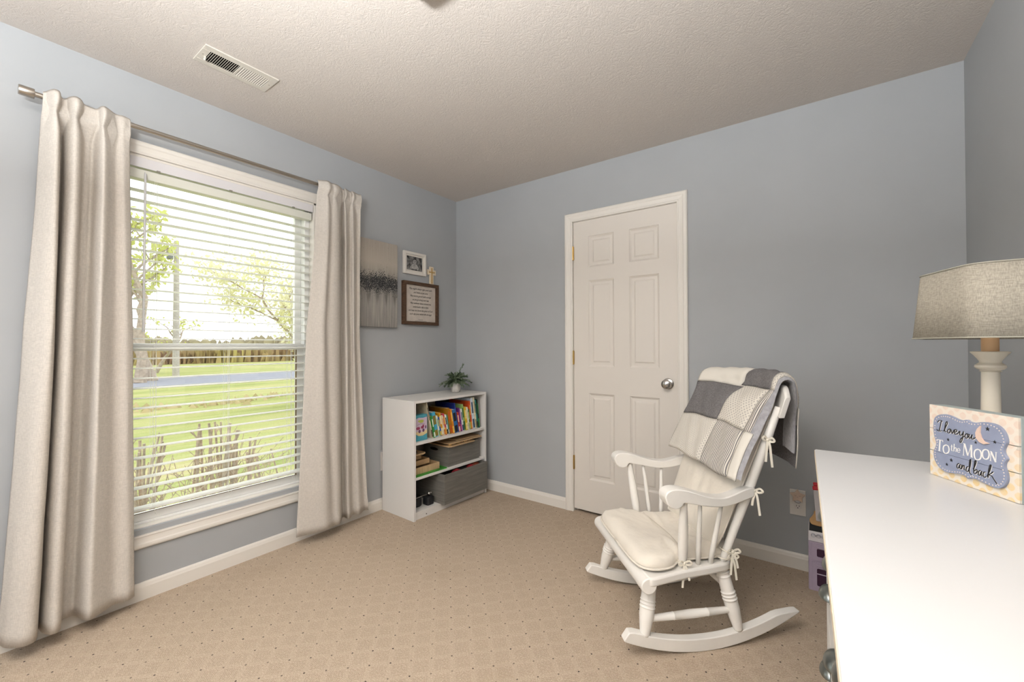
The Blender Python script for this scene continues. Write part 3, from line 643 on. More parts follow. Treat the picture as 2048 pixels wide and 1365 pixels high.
# bins
def bin_(name, label, x0, y0, x1, y1, z0, z1, loc):
    t = thing(name, label, 'storage bin', BM @ Vector(loc), math.radians(-2)); w = .012
    gm_ = mat('grey_woodgrain', (.165, .155, .135), .6, var=.16, vscale=5, stretch=(1.5, 1, 14), bump=.05, bscale=60)
    L = Vector(loc)
    for n_, a, b in (('front_panel', (x1-w, y0, z0), (x1, y1, z1)), ('back_panel', (x0, y0, z0), (x0+w, y1, z1)), ('side_panel', (x0+w, y0, z0), (x1-w, y0+w, z1)), ('side_panel', (x0+w, y1-w, z0), (x1-w, y1, z1)), ('base_panel', (x0+w, y0+w, z0), (x1-w, y1-w, z0+w))):
        part(n_, MB().box(tuple(Vector(a)-L), tuple(Vector(b)-L)), gm_, t, world=False, bevel=.001)
    # finger hole on the left side panel
    m = MB(); m.prism([(x0-L.x+.12+.045*math.cos(a)*(1), z1-L.z-.035+.011*math.sin(a)) for a in [2*pi*k/16 for k in range(16)]], lambda u, v, h: Vector((u, y0-L.y-h, v)), 0, .0006); part('hand_hole', m, dark_m, t, world=False)
    return t
bin_('storage_bin', 'grey woodgrain bin on the middle shelf with wooden boards on top', -.30, .335, -.024, .668, .2855, .434, (-.15, .5, .2855))
bin_('storage_bin', 'large grey woodgrain bin sticking out of the bottom shelf', -.27, .235, .044, .690, .0525, .262, (-.10, .46, .0525))
# toys in the lower bin
for i, (x, y, r, c, lb) in enumerate(((.0, .40, .04, '7A1820', 'dark red toy ball at the left inside the lower bin'), (-.05, .62, .055, '6E3018', 'russet cloth toy peeking out at the right of the lower bin'), (-.06, .50, .045, '181818', 'black round toy in the middle of the lower bin'), (-.02, .56, .034, '8A1C22', 'crimson toy block cushion beside the russet one in the lower bin'))):
    m = MB(); c0 = bw(x, y, .235); m.grid(18, 12, lambda u, v: c0+Vector((math.cos(2*pi*u)*math.sin(pi*v), math.sin(2*pi*u)*math.sin(pi*v), -math.cos(pi*v)*.7))*r*(1+.12*noise.noise(Vector((u*6, v*5, i)))), True)
    tag(centered('stuffed_toy' if i % 2 else 'toy_ball', m, mat('toy_'+c, c, .7, var=.3, vscale=60), smooth=True), lb, 'toy')
# wooden boards / trays on the middle bin
pine = mat('pine', (.52, .36, .20), .55, var=.10, vscale=10, stretch=(1, 10, 1)); pine2 = mat('pine_dark', (.36, .22, .11), .55, var=.12, vscale=10)
def rrect(x0, y0, x1, y1, r, n=5):
    out = []
    for cx, cy, a0 in ((x1-r, y1-r, 0), (x0+r, y1-r, 90), (x0+r, y0+r, 180), (x1-r, y0+r, 270)):
        out += [(cx+r*math.cos(math.radians(a0+90*k/n)), cy+r*math.sin(math.radians(a0+90*k/n))) for k in range(n+1)]
    return out
def board(name, label, x0, y0, x1, y1, z0, z1, extra=None):
    L = Vector(((x0+x1)/2, (y0+y1)/2, z0)); t = blocal(name, label, 'board', *L)
    f = lambda u, v, h: Vector((u-L.x, v-L.y, h-L.z))
    part('panel', MB().prism(rrect(x0, y0, x1, y1, .025), f, z0, z1), pine, t, world=False, bevel=.001)
    return t, f
t, f = board('puzzle_board', 'lowest light wooden puzzle board lying on the middle bin', -.29, .318, .006, .600, .4345, .4405)
for k in range(6): 
    yk = .36+.038*k; m = MB(); m.prism([(-.03+.011*math.cos(a)-.0, yk+.013*math.sin(a)) for a in [2*pi*q/12 for q in range(12)]], f, .4405, .4515); part('peg', m, pine2 if k % 2 else mat('amber_wood', (.55, .32, .10), .5), t, world=False)
board('puzzle_board', 'middle wooden puzzle board resting on the pegged one', -.28, .335, -.008, .695, .4518, .4575)
board('puzzle_board', 'top thin wooden board just under the upper shelf', -.27, .43, -.028, .685, .4605, .466)
m = MB(); c0 = bw(-.17, .56, .4577); 
for k in range(4): m.box((c0.x-.05, c0.y-.05+.03*k, c0.z), (c0.x+.02, c0.y-.035+.03*k, c0.z+.0026))
tag(centered('wood_strip_toy', m, pine2), 'thin wooden strips between the two upper puzzle boards', 'toy')
# stacked open wooden boxes at left
def open_box(label, x0, y0, x1, y1, z0, z1, mt):
    L = Vector(((x0+x1)/2, (y0+y1)/2, z0)); t = blocal('wooden_box', label, 'box', *L, group='stacked wooden toy boxes'); w = .007
    for n_, a, b in (('box_front', (x1-w, y0, z0), (x1, y1, z1)), ('box_back', (x0, y0, z0), (x0+w, y1, z1)), ('box_end', (x0+w, y0, z0), (x1-w, y0+w, z1)), ('box_end', (x0+w, y1-w, z0), (x1-w, y1, z1)), ('box_base', (x0+w, y0+w, z0), (x1-w, y1-w, z0+.005))):
        part(n_, MB().box(tuple(Vector(a)-L), tuple(Vector(b)-L)), mt, t, world=False, bevel=.0008)
p2 = mat('pine_mid', (.46, .30, .15), .55, var=.10, vscale=10)
m = MB().prism(rrect(-.33, .03, -.016, .318, .006), lambda u, v, h: bw(u, v, h), .2855, .2915); o = centered('flat_book', m, mat('green_cover', '3E9A30', .4, col2='2E7A28')); tag(o, 'flat bright green book lying under the stacked wooden boxes', 'book')
open_box('widest shallow wooden box, lowest of the stack on the middle shelf', -.30, .028, -.045, .268, .2917, .337, pine)
open_box('second wooden box up, resting on the wide shallow one', -.29, .024, -.085, .208, .3375, .372, p2)
open_box('smallest deep wooden box near the top of the stack', -.27, .022, -.115, .160, .3725, .420, p2)
t, f = board('round_edged_tray', 'little wooden tray topping the stacked boxes under the upper shelf', -.26, .022, -.045, .150, .4215, .430)
m = MB().prism([(-.10+.035*math.cos(a), .075+.022*math.sin(a)) for a in [2*pi*q/14 for q in range(14)]], f, .430, .440); part('shape_piece', m, mat('dark_shape', (.05, .03, .02), .6), t, world=False)
# bottom-left toys
t = blocal('toy_drum', 'black toy drum case at the left of the bottom shelf', 'toy', -.13, .10, .0525)
m = MB(); m.lathe([(0, .052), (.03, .056), (.9, .058), (1, .052)], (0, 0, 0), (0, 0, .062), 22); part('case', m, black_m, t, world=False, smooth=True)
t2 = blocal('toy_pouch', 'dark magenta cloth pouch piled on the black case on the bottom shelf', 'toy', -.18, .075, .115)
m = MB(); m.grid(18, 10, lambda u, v: Vector((math.cos(2*pi*u)*math.sin(pi*v)*.05, math.sin(2*pi*u)*math.sin(pi*v)*.045, (1-math.cos(pi*v))*.018))*(1+.15*noise.noise(Vector((u*5, v*4, 3)))), True); part('pouch', m, mat('magenta_cloth', (.14, .02, .05), .8, var=.4, vscale=80), t2, world=False, smooth=True)
t3 = blocal('toy_cube', 'small black toy block holding up the silver rattle', 'toy', -.07, .185, .0525)
m = MB(); m.prism(rrect(-.03, -.03, .03, .03, .012), lambda u, v, h: Vector((u, v, h)), 0, .056); part('block', m, black_m, t3, world=False, bevel=.004)
t4 = blocal('silver_rattle', 'silver ball rattle with a thin handle on the bottom shelf', 'toy', -.07, .185, .109)
m = MB().ball((0, .005, .016), .015); part('rattle_ball', m, chrome, t4, world=False, smooth=True)
m = MB().tube([(0, -.01, .015), (-.01, -.155, .008)], .003, 8); m.ball((0, .026, .017), .006); part('handle', m, chrome, t4, world=False, smooth=True)

# plant
pl = thing('potted_plant', 'small bushy artificial plant in a marbled white pot on the bookcase', 'plant', (.205, -.225, .805))
m = MB().lathe([(0, .026), (.05, .032), (.35, .040), (.7, .040), (.95, .034), (1, .033), (1.0, .029), (.8, .028)], (.205, -.225, .805), (.205, -.225, .877), 26); part('pot', m, mat('marbled_ceramic', (.66, .62, .57), .35, col2=(.30, .28, .26), vscale=26, stretch=(1, 1, .5)), pl, smooth=True)
m = MB().lathe([(0, .028), (1, .02)], (.205, -.225, .86), (.205, -.225, .87), 16); part('moss', m, mat('moss', (.02, .03, .012), .9), pl)
rnd = random.Random(4); c0 = Vector((.205, -.225, .87))
lm = [mat('leaf_sage', (.17, .23, .13), .6, trans=.15), mat('leaf_deep', (.075, .11, .06), .6, trans=.1), mat('leaf_pale', (.27, .33, .22), .6, trans=.15)]
for k in range(105):
    if k == 0: d = Vector((.55, .30, 1.5)).normalized(); Ln = .155
    else:
        a = rnd.uniform(0, 2*pi); e = rnd.uniform(.02, 1.2); d = Vector((math.cos(a)*math.cos(e), math.sin(a)*math.cos(e), math.sin(e))); Ln = rnd.uniform(.06, .125)*(1.0 if e < .9 else .8)
    e_ = c0+d*Ln*1.05+Vector((0, 0, -.022*(1-d.z) if k else 0)); mid = c0.lerp(e_, .5)+Vector((0, 0, .022)); pts = catmull([c0, mid, e_], 6)
    if min(p.x for p in pts) < .03 or max(p.y for p in pts) > -.03: continue
    m = MB(); m.tube(pts, .0009, 4)
    for i in range(2, len(pts)):
        for sd in (-1, 1, .25, -.6):
            p = pts[i]; tg = (pts[i]-pts[i-1]).normalized(); sdv = tg.cross(Vector((rnd.uniform(-1, 1), rnd.uniform(-1, 1), rnd.uniform(.2, 1))).normalized())*sd
            ld = (tg*.8+sdv*1.0).normalized(); l = rnd.uniform(.011, .019); wd = ld.cross(Vector((0, 0, 1))).normalized()*l*.27; up_ = ld.cross(wd).normalized()*.0012
            m.add([p, p+ld*l*.5+wd-up_, p+ld*l, p+ld*l*.5-wd-up_, p+ld*l*.5+up_], [(0, 1, 4), (1, 2, 4), (2, 3, 4), (3, 0, 4)])
    part('sprig', m, lm[k % 3], pl)

# ================================================================ ROCKING CHAIR
PX, PY, TH = 2.016, -.766, math.radians(-137.79)
CM = Matrix.Translation((PX, PY, 0)) @ Matrix.Rotation(TH, 4, 'Z')
ch = thing('rocking_chair', 'white painted wooden rocking chair with cushions in front of the door', 'chair', (PX, PY, 0), TH)
def cp(n, m, mt=chair_m, **k):
    k.setdefault('smooth', True); return part(n, m, mt, ch, world=False, **k)
RR, RX0 = .781, -.030
# rockers
for s in (1, -1):
    m = MB(); n = 34; pr = []
    xs = [-.432+(.305+.432)*i/n for i in range(n+1)]
    bot = [(x, (x-RX0)**2/2/RR) for x in xs]
    def thick(x):
        d0 = (.305-x); d1 = (x+.432); k = 1
        if d0 < .045: k = math.sqrt(max(0, 1-(1-d0/.045)**2))*.9+.1
        if d1 < .10: k = min(k, (d1/.10)**.8*.88+.12)
        return .048*k
    top = [(x+(-.006 if x < 0 else .004), z+thick(x)) for x, z in bot]
    def f(u, v, h, s=s):
        w = .203+(.242-.203)*(u+.418)/(.287+.418); return Vector((u, s*(w+h), v))
    poly = bot+top[::-1]; m.prism(poly, f, -.017, .017); cp('rocker', m, bevel=.003, angle=35)
# turned legs
def turned(a, b, r, rings, ends=(.62, .5)):
    prof = [(0, r*ends[0]), (.06, r*(ends[0]+.08)), (.18, r*.86), (.30, r*1.0), (.45, r*1.0), (.62, r*.96), (.8, r*.93), (1, r*.82)]
    def base(t):
        for (t0, r0), (t1, r1) in zip(prof, prof[1:]):
            if t <= t1: return r0+(r1-r0)*(t-t0)/(t1-t0)
        return prof[-1][1]
    ts = sorted(set([i/40 for i in range(41)]+[g+d for g in rings for d in (-.011, -.007, 0, .007, .011)]))
    out = []
    for t in ts:
        rr = base(t)
        for g in rings:
            dd = abs(t-g)
            if dd < .0115: rr += .0026*(1-(dd/.0115)**2)
            elif dd < .016: rr -= .0010
        out.append((t, rr))
    return MB().lathe(out, a, b, 22)
legs = {}
for s in (1, -1):
    fb, ft = Vector((.221, s*.240, .078)), Vector((.172, s*.192, .305)); rb, rt = Vector((-.172, s*.221, .058)), Vector((-.122, s*.180, .305))
    cp('leg', turned(fb, ft, .0275, (.42, .47, .52, .80, .86, .92)), angle=180); cp('leg', turned(rb, rt, .0260, (.46, .51, .56, .80, .86, .92)), angle=180)
    a = fb.lerp(ft, .24); b = rb.lerp(rt, .30); cp('stretcher', MB().lathe([(0, .010), (.1, .0125), (.3, .0145), (.305, .0158), (.31, .0145), (.5, .0165), (.69, .0145), (.695, .0158), (.70, .0145), (.9, .0125), (1, .010)], a, b, 16), angle=180)
for (xa, xb, t_) in ((.221, .172, .66), (-.172, -.122, .62)):
    z = .068+(.305-.068)*t_; x = xa+(xb-xa)*t_; y = (.240+(.192-.240)*t_) if xa > 0 else (.221+(.180-.221)*t_)
    cp('stretcher', MB().lathe([(0, .010), (.1, .013), (.3, .015), (.305, .0165), (.31, .015), (.5, .017), (.69, .015), (.695, .0165), (.70, .015), (.9, .013), (1, .010)], (x, -y, z), (x, y, z), 16), angle=180)
# seat with rolled front
half = [(.228, 0), (.230, .10), (.230, .20), (.228, .275), (.222, .290), (.205, .292), (.18, .286), (.13, .272), (.05, .252), (-.04, .238), (-.12, .222), (-.165, .198), (-.188, .165), (-.198, .11), (-.202, 0)]
outline = half+[(x, -y) for x, y in half[-2:0:-1]]
m = MB().prism(outline, lambda u, v, h: Vector((u, v, h)), .286, .320); cp('seat', m, bevel=.008, angle=40)
m = MB(); m.prism([(.236+.030*math.cos(a)-.008, .284+.030*math.sin(a)+.004) for a in [2*pi*k/20 for k in range(20)]], lambda u, v, h: Vector((u-.006, h, v)), -.288, .288); cp('seat_front_roll', m, bevel=.004, angle=40)
# arms
arm_c = [(.133, .596), (.148, .612), (.140, .630), (.118, .634), (.08, .630), (.03, .617), (-.03, .603), (-.08, .596), (-.13, .598), (-.175, .606), (-.215, .612)]
top = [(.161, .612), (.158, .626), (.145, .638), (.124, .6425), (.098, .641), (.06, .632), (.015, .617), (-.03, .604), (-.08, .598), (-.12, .604), (-.17, .618), (-.222, .626)]
bot = [(-.222, .588), (-.17, .576), (-.12, .567), (-.067, .564), (-.02, .570), (.03, .580), (.070, .588), (.088, .590), (.094, .580), (.106, .572), (.122, .570), (.140, .576), (.154, .590)]
def armw(x): return .266-.03*max(0, (.02-x)/.24)
for s in (1, -1):
    poly = [tuple(p.to_2d()) for p in catmull([(a, b, 0) for a, b in top], 3)]+[tuple(p.to_2d()) for p in catmull([(a, b, 0) for a, b in bot], 3)]
    m = MB().prism(poly, lambda u, v, h, s=s: Vector((u, s*(armw(u)+h*(1 if u > -.02 else max(.55, 1+(u+.02)*2)))+0, v)), -.029, .029); cp('arm', m, bevel=.006, angle=40)
    cp('arm_post', MB().lathe([(0, .012), (.05, .015), (.3, .0185), (.6, .0175), (.9, .0135), (1, .013)], (.053, s*.212, .315), (.076, s*.268, .592), 18), angle=180)
    cp('spindle', MB().lathe([(0, .0085), (.25, .010), (.75, .0085), (1, .007)], (-.010, s*.213, .315), (.006, s*.260, .580), 14), angle=180)
    cp('spindle', MB().lathe([(0, .0085), (.25, .010), (.75, .0085), (1, .007)], (-.062, s*.210, .315), (-.086, s*.252, .572), 14), angle=180)
    cp('back_post', MB().lathe([(0, .012), (.05, .0145), (.45, .0185), (.8, .0165), (1, .013)], (-.120, s*.198, .314), (-.318, s*.262, .935), 18), angle=180)
for k in range(5):
    y = (k-2)*.075; cp('back_spindle', MB().lathe([(0, .008), (.5, .0095), (1, .006)], (-.165, y*.85, .316), (-.375+.12*(abs(y)/.29)**2, y, .925), 10), angle=180)
# crest rail: bowed, arched top
m = MB(); n = 40
def crest(u, v):
    w = -.300+.600*u; a = abs(w)/.300; x = -.398+.098*a*a; zt = 1.022-.010*a*a-(.035*max(0, (a-.80)/.20)**2); zb = .898+.012*(1-a*a)
    k = v*4; sx = .013
    q = [(-sx, zb), (sx, zb), (sx-.004, zt), (-sx-.004, zt)][int(min(3, v))] if False else None
    return x, zb, zt
vs = []; 
for i in range(n+1):
    x, zb, zt = crest(i/n, 0); w = -.300+.600*i/n; lean = -.030
    for dx, z in ((-.012, zb), (.012, zb), (.012+lean*.9, zt-.006), (.006+lean, zt), (-.006+lean, zt), (-.012+lean*.9, zt-.006)): vs.append((x+dx, w, z))
fs = [(i*6+k, i*6+(k+1) % 6, (i+1)*6+(k+1) % 6, (i+1)*6+k) for i in range(n) for k in range(6)]+[tuple(range(6)), tuple(n*6+k for k in range(6))]
m.add(vs, fs); cp('crest_rail', m, bevel=.002, angle=35)

# seat cushion
sc = thing('seat_cushion', 'cream padded seat cushion with piping tied to the rocking chair', 'cushion', CM @ Vector((0, 0, .321)), TH)
hc = [(.246, 0), (.246, .12), (.240, .20), (.218, .245), (.17, .260), (.115, .248), (.078, .218), (.03, .200), (-.03, .197), (-.10, .192), (-.15, .185), (-.185, .15), (-.195, .07), (-.197, 0)]
oc = [tuple(p.to_2d()) for p in catmull([(x, y, 0) for x, y in hc]+[(x, -y, 0) for x, y in hc[-2::-1]], 5)][:-1]
def rad_shape(oc, scale, cx=.02): return [((x-cx)*scale+cx, y*scale) for x, y in oc]
m = MB(); layers = [(0.93, .002), (.985, .008), (1, .017), (.99, .030), (.955, .043), (.90, .051), (.82, .055), (.72, .056), (.62, .054), (.52, .051), (.42, .049), (.3, .047), (.2, .046), (.1, .046)]
vs = []; no = len(oc)
for sc_, z in layers:
    for x, y in rad_shape(oc, sc_): 
        zz = z*(1+.10*noise.noise(Vector((x*14, y*14, 1)))) + (.007*noise.noise(Vector((x*42, y*14, 5))) if sc_ < .97 else 0)-(.006*math.exp(-(x-.03)**2/.0003) if sc_ < .9 else 0)
        vs.append((x, y, zz))
fs = [(j*no+i, j*no+(i+1) % no, (j+1)*no+(i+1) % no, (j+1)*no+i) for j in range(len(layers)-1) for i in range(no)]
fs += [tuple(range(no))[::-1], tuple((len(layers)-1)*no+i for i in range(no))]; m.add(vs, fs); part('pad', m, cushion_m, sc, world=False, smooth=True, angle=180)
m = MB(); pts = [(x, y, .014) for x, y in rad_shape(oc, 1.012)]; m.tube(pts+[pts[0], pts[1]], .0042, 7, False); part('piping', m, cushion_m, sc, world=False, smooth=True, angle=180)
m = MB(); pts = catmull([(.045, -.17, .0500), (.035, -.06, .0488), (.03, .06, .0488), (.04, .17, .0500)], 8); m.tube(pts, .0012, 5); part('centre_seam', m, mat('seam_thread', (.55, .49, .40), .8), sc, world=False)
tie_m = mat('cream_tie', (.80, .75, .64), .8)
def ribbon(m, pts, w=.009, nrm=Vector((0, 0, 1)), th=.0012):
    P = catmull(pts, 6)
    for i in range(len(P)-1):
        pass
    L = []; 
    for i, p in enumerate(P):
        t_ = (P[min(i+1, len(P)-1)]-P[max(i-1, 0)]).normalized(); sd = t_.cross(nrm).normalized(); n2 = sd.cross(t_).normalized()
        L.append([p+sd*w/2+n2*th, p-sd*w/2+n2*th, p-sd*w/2-n2*th, p+sd*w/2-n2*th])
    vs = [q for l in L for q in l]; m.add(vs, [(i*4+k, i*4+(k+1) % 4, (i+1)*4+(k+1) % 4, (i+1)*4+k) for i in range(len(P)-1) for k in range(4)]+[(0, 1, 2, 3), tuple(len(vs)-4+k for k in range(4))])
def bow(parent, c, L, out=Vector((0, 1, 0)), along=Vector((1, 0, 0)), drop=(.085, .06)):
    """parent-local bow at c"""
    c = Vector(c); out = Vector(out); along = Vector(along); z = Vector((0, 0, 1)); m = MB()
    m.ball(c, .0075, 8, 6)
    for s, d in ((1, drop[0]), (-1, drop[1])):
        ribbon(m, [c, c+along*s*.016+out*.008+z*.012, c+along*s*.026+out*.009+z*.002, c+along*s*.014+out*.006-z*.004, c], .007, out)
        ribbon(m, [c, c+along*s*.006+out*.008-z*.02, c+along*s*(.010)+out*.010-z*d*.6, c+along*s*.014+out*.012-z*d], .008, out)
    part('tie', m, tie_m, parent, world=False, smooth=True)
bow(sc, (.060, .238, .018), None); bow(sc, (-.145, .222, .022), None, drop=(.06, .085), along=Vector((1, .2, 0))); bow(sc, (.060, -.238, .018), None); bow(sc, (-.145, -.222, .022), None)
for s in (1, -1):
    for x in (.053, -.118): part('tie_loop', MB().tube([(x+.021*math.cos(a), s*.208+.021*math.sin(a), .018+.003*math.sin(a*2)) for a in [2*pi*k/16 for k in range(17)]], .0022, 6), tie_m, sc, world=False)

# back cushion
bcu = thing('back_cushion', 'cream padded back cushion tied between the rocking chair posts', 'cushion', CM @ Vector((-.11, 0, .36)), TH)
B0 = Vector((-.11, 0, .36)); nrm_b = Vector((.62-.02, 0, .2)).normalized()
def bcp(u, v, side):   # u across 0..1, v up 0..1
    w = (u-.5)*2; hw = (.208+.034*v)*(1-.10*max(0, abs(v-.5)*2-.75)*2); ax = -.122-.224*v; az = .365+.585*v
    edge = (1-abs(w)**3.2)*(1-abs(2*v-1)**6); edge = max(0, edge)**.55
    puff = .030*edge*(1+.16*noise.noise(Vector((w*3, v*5, 2))))
    if side > 0: puff += .008*noise.noise(Vector((w*6+v*5, v*11, 4)))*edge-.006*math.exp(-(w)**2/.004)*edge
    puff *= 1-.45*v**3; base = Vector((ax, w*hw, az))+nrm_b*(.028-.006*v**3)
    p = base+nrm_b*puff*(1 if side > 0 else -.62)
    return p-B0
m = MB(); m.grid(30, 36, lambda u, v: bcp(u, v, 1)); m.grid(30, 36, lambda u, v: bcp(u, v, -1)); part('pad', m, cushion_m, bcu, world=False, smooth=True, angle=180)
m = MB(); pp = [bcp(0, v/20, 1) for v in range(21)]+[bcp(u/12, 1, 1) for u in range(1, 13)]+[bcp(1, 1-v/20, 1) for v in range(1, 21)]+[bcp(1-u/12, 0, 1) for u in range(1, 13)]; m.tube(pp, .004, 7, False); part('piping', m, cushion_m, bcu, world=False, smooth=True, angle=180)
pt = lambda t, s=1: Vector((-.120-.198*t, s*(.198+.064*t), .314+.621*t))-B0
bow(bcu, pt(.475)+Vector((-.012, .018, 0)), None, out=Vector((.3, 1, 0)), along=Vector((-.8, .5, 0)), drop=(.09, .055)); bow(bcu, pt(.80)+Vector((.012, .018, 0)), None, drop=(.085, .10), out=Vector((.3, 1, 0)), along=Vector((.8, -.2, .2))); bow(bcu, pt(.08)+Vector((-.015, .016, 0)), None, drop=(.05, .06)); bow(bcu, pt(.475, -1)+Vector((-.012, -.018, 0)), None, out=Vector((0, -1, 0)))
for t_ in (.475, .80, .08):
    for s in (1, -1): c = pt(t_, s); part('tie_loop', MB().tube([(c.x+.022*math.cos(a), c.y+.022*math.sin(a), c.z+.006*math.cos(a)) for a in [2*pi*k/16 for k in range(17)]], .0022, 6), tie_m, bcu, world=False)

# quilt over the crest rail
def quilt_mats():
    out = {}
    out['grey'] = mat('quilt_grey_marl', (.185, .175, .175), .95, spec=.1, var=.22, vscale=170, bump=.2, bscale=300)
    out['white'] = mat('quilt_white', (.72, .68, .61), .9, spec=.1, bump=.2, bscale=30, bdist=.003)
    out['plush'] = mat('quilt_plush', (.36, .355, .375), 1, spec=.05, var=.12, vscale=60, bump=.8, bscale=75, bdist=.006, sheen=.5)
    def uvtex(name, kind):
        m, t, b, tc = fresh(name, .92); b.inputs['Specular IOR Level'].default_value = .1
        s = t.nodes.new('ShaderNodeSeparateXYZ'); t.links.new(tc.outputs['UV'], s.inputs[0]); u, v = s.outputs[0], s.outputs[1]
        if kind == 'stripe': fac = MA(t, 'GREATER_THAN', MA(t, 'FRACT', MA(t, 'MULTIPLY', u, 1/.0094)), .56); c = mixc(t, fac, (.70, .655, .59), (.155, .145, .15))
        elif kind == 'stripe_fine':
            wv = MA(t, 'MULTIPLY', MA(t, 'SINE', MA(t, 'MULTIPLY', v, 55.)), .0015); fac = MA(t, 'GREATER_THAN', MA(t, 'FRACT', MA(t, 'MULTIPLY', MA(t, 'ADD', u, wv), 1/.0088)), .55); c = mixc(t, fac, (.68, .64, .57), (.17, .16, .165))
        else:
            P = .0088 if kind == 'dots' else .0118
            a = MA(t, 'ADD', u, v); d = MA(t, 'SUBTRACT', u, v)
            fa = MA(t, 'SUBTRACT', MA(t, 'FRACT', MA(t, 'DIVIDE', a, P*1.41)), .5); fd = MA(t, 'SUBTRACT', MA(t, 'FRACT', MA(t, 'DIVIDE', d, P*1.41)), .5)
            r = MA(t, 'SQRT', MA(t, 'ADD', MA(t, 'MULTIPLY', fa, fa), MA(t, 'MULTIPLY', fd, fd))); fac = MA(t, 'LESS_THAN', r, .22)
            c = mixc(t, MA(t, 'MULTIPLY', fac, .75), (.67, .625, .555), (.26, .245, .24))
        t.links.new(c, b.inputs['Base Color']); n = N(t, 'ShaderNodeTexNoise', Scale=26., Detail=3.); t.links.new(tc.outputs['Object'], n.inputs['Vector']); bump(t, b, n.outputs['Fac'], .25, .004); return m
    out['dots'] = uvtex('quilt_dots', 'dots'); out['print'] = uvtex('quilt_print', 'print'); out['stripe'] = uvtex('quilt_stripe', 'stripe'); out['stripe_fine'] = uvtex('quilt_stripe_fine', 'stripe_fine'); return out
QM = quilt_mats()
# path in the X-Z plane (chair local): front bottom -> over crest -> back bottom
def qpath_raw(w):
    a = min(1, abs(w)/.3); cx = -.428+.098*a*a; zt = 1.022-.010*a*a
    hang = .664-.012*(w+.25)/.5+(.004*math.sin(w*30))
    pts = [(-.135, hang), (-.152, .70), (-.195, .78), (-.240, .85), (-.285, .93), (cx+.045, zt-.028), (cx+.026, zt+.016), (cx-.004, zt+.029), (cx-.034, zt+.008), (cx-.042, zt-.06), (cx-.038, .90), (cx-.032, .80), (cx-.026, .685)]
    return [Vector((x, 0, z)) for x, z in pts]
def qsurf(w, s, lift):
    """s in metres along path from front bottom"""
    P = catmull(qpath_raw(w), 6); acc = 0; s = s*sum((P[i+1]-P[i]).length for i in range(len(P)-1))/.87
    for i in range(len(P)-1):
        d = (P[i+1]-P[i]).length
        if acc+d >= s or i == len(P)-2:
            t_ = min(1, (s-acc)/d); p = P[i].lerp(P[i+1], t_); tg = (P[i+1]-P[i]).normalized(); break
        acc += d
    nr = Vector((tg.z, 0, -tg.x)); 
    if nr.x < 0 and s < .3: nr = -nr
    nr = Vector((tg.z, 0, -tg.x))
    p = p+nr*(lift+.004*noise.noise(Vector((w*11, s*9, 3)))); p.y = w; return p
# s positions of rows (front): bottom 0, seam ~.20, top seam ~.41, back
SB, S1, S2 = 0.0, .200, .402
WA, WB, WC, WD_, WE = -.268, .006, .196, .236, .262
QO = Vector((-.38, 0, 1.02))
qt = thing('patchwork_quilt', 'folded grey and white patchwork baby quilt draped over the rocking chair back', 'blanket', CM @ QO, TH)
def patch(name, w0, w1, s0, s1, mt, puff=.008, lift=.012, label=None, shift=lambda w, s: 0):
    nu = max(3, int((w1-w0)/.012)); nv = max(3, int((s1-s0)/.012)); me_v = []; uv = []
    m = MB()
    for j in range(nv+1):
        for i in range(nu+1):
            u, v = i/nu, j/nv; w = w0+(w1-w0)*u; s = s0+(s1-s0)*v; e = (min(1, min(u, 1-u)*(w1-w0)/.014)*min(1, min(v, 1-v)*(s1-s0)/.014))
            e = math.sin(e*pi/2)
            p = qsurf(w+shift(w, s), s, lift+puff*(.15+.85*e)+.0022*math.sin(w*70+s*38)*e); me_v.append(p-QO); uv.append((w, s))
    n1 = nu+1; m.add(me_v, [(j*n1+i, j*n1+i+1, (j+1)*n1+i+1, (j+1)*n1+i) for j in range(nv) for i in range(nu)])
    o = part(name, m, mt, qt, world=False, smooth=True, angle=180, solid=.004)
    ul = o.data.uv_layers.new(name='UVMap')
    for lp in o.data.loops: ul.data[lp.index].uv = uv[lp.vertex_index]
    if label: o['label'] = label
    return o
sh = lambda w, s: .030*max(0, .25-s)/.25*(1 if w > 0 else .6)+.012*math.sin(max(0, s-.05)*8)*.3
patch('patch', WA, WB, S1, S2-.01, QM['grey'], label='grey marl patch'); patch('patch', WB, WC, S1, S2, QM['print'], label='sparse dotted patch'); patch('patch', WC, WD_, S1, S2, QM['stripe'], label='striped patch', puff=.005)
patch('patch', WA, WB, SB+.004, S1, QM['dots'], shift=sh, label='dotted patch'); patch('patch', WB, WC, SB, S1, QM['stripe_fine'], shift=sh, label='fine wavy striped patch'); patch('patch', WC, WD_+.012, SB-.0, S1, QM['white'], shift=sh, label='plain white patch', puff=.006)
S3, S4 = .65, .865
patch('patch', WA, WB-.03, S2-.01, S3, QM['white'], label='plain white patch over the top'); patch('patch', WB-.03, WC, S2, S3-.03, QM['grey'], label='grey marl patch over the top')
patch('patch', WC, WD_+.01, S2, S3-.03, QM['dots'], lift=.010)
patch('patch', WA, WB-.03, S3, S4, QM['dots'], lift=.016); patch('patch', WB-.03, WC, S3-.03, S4, QM['grey'], lift=.016); patch('patch', WC, WD_+.012, S3-.03, S4, QM['white'], lift=.016)
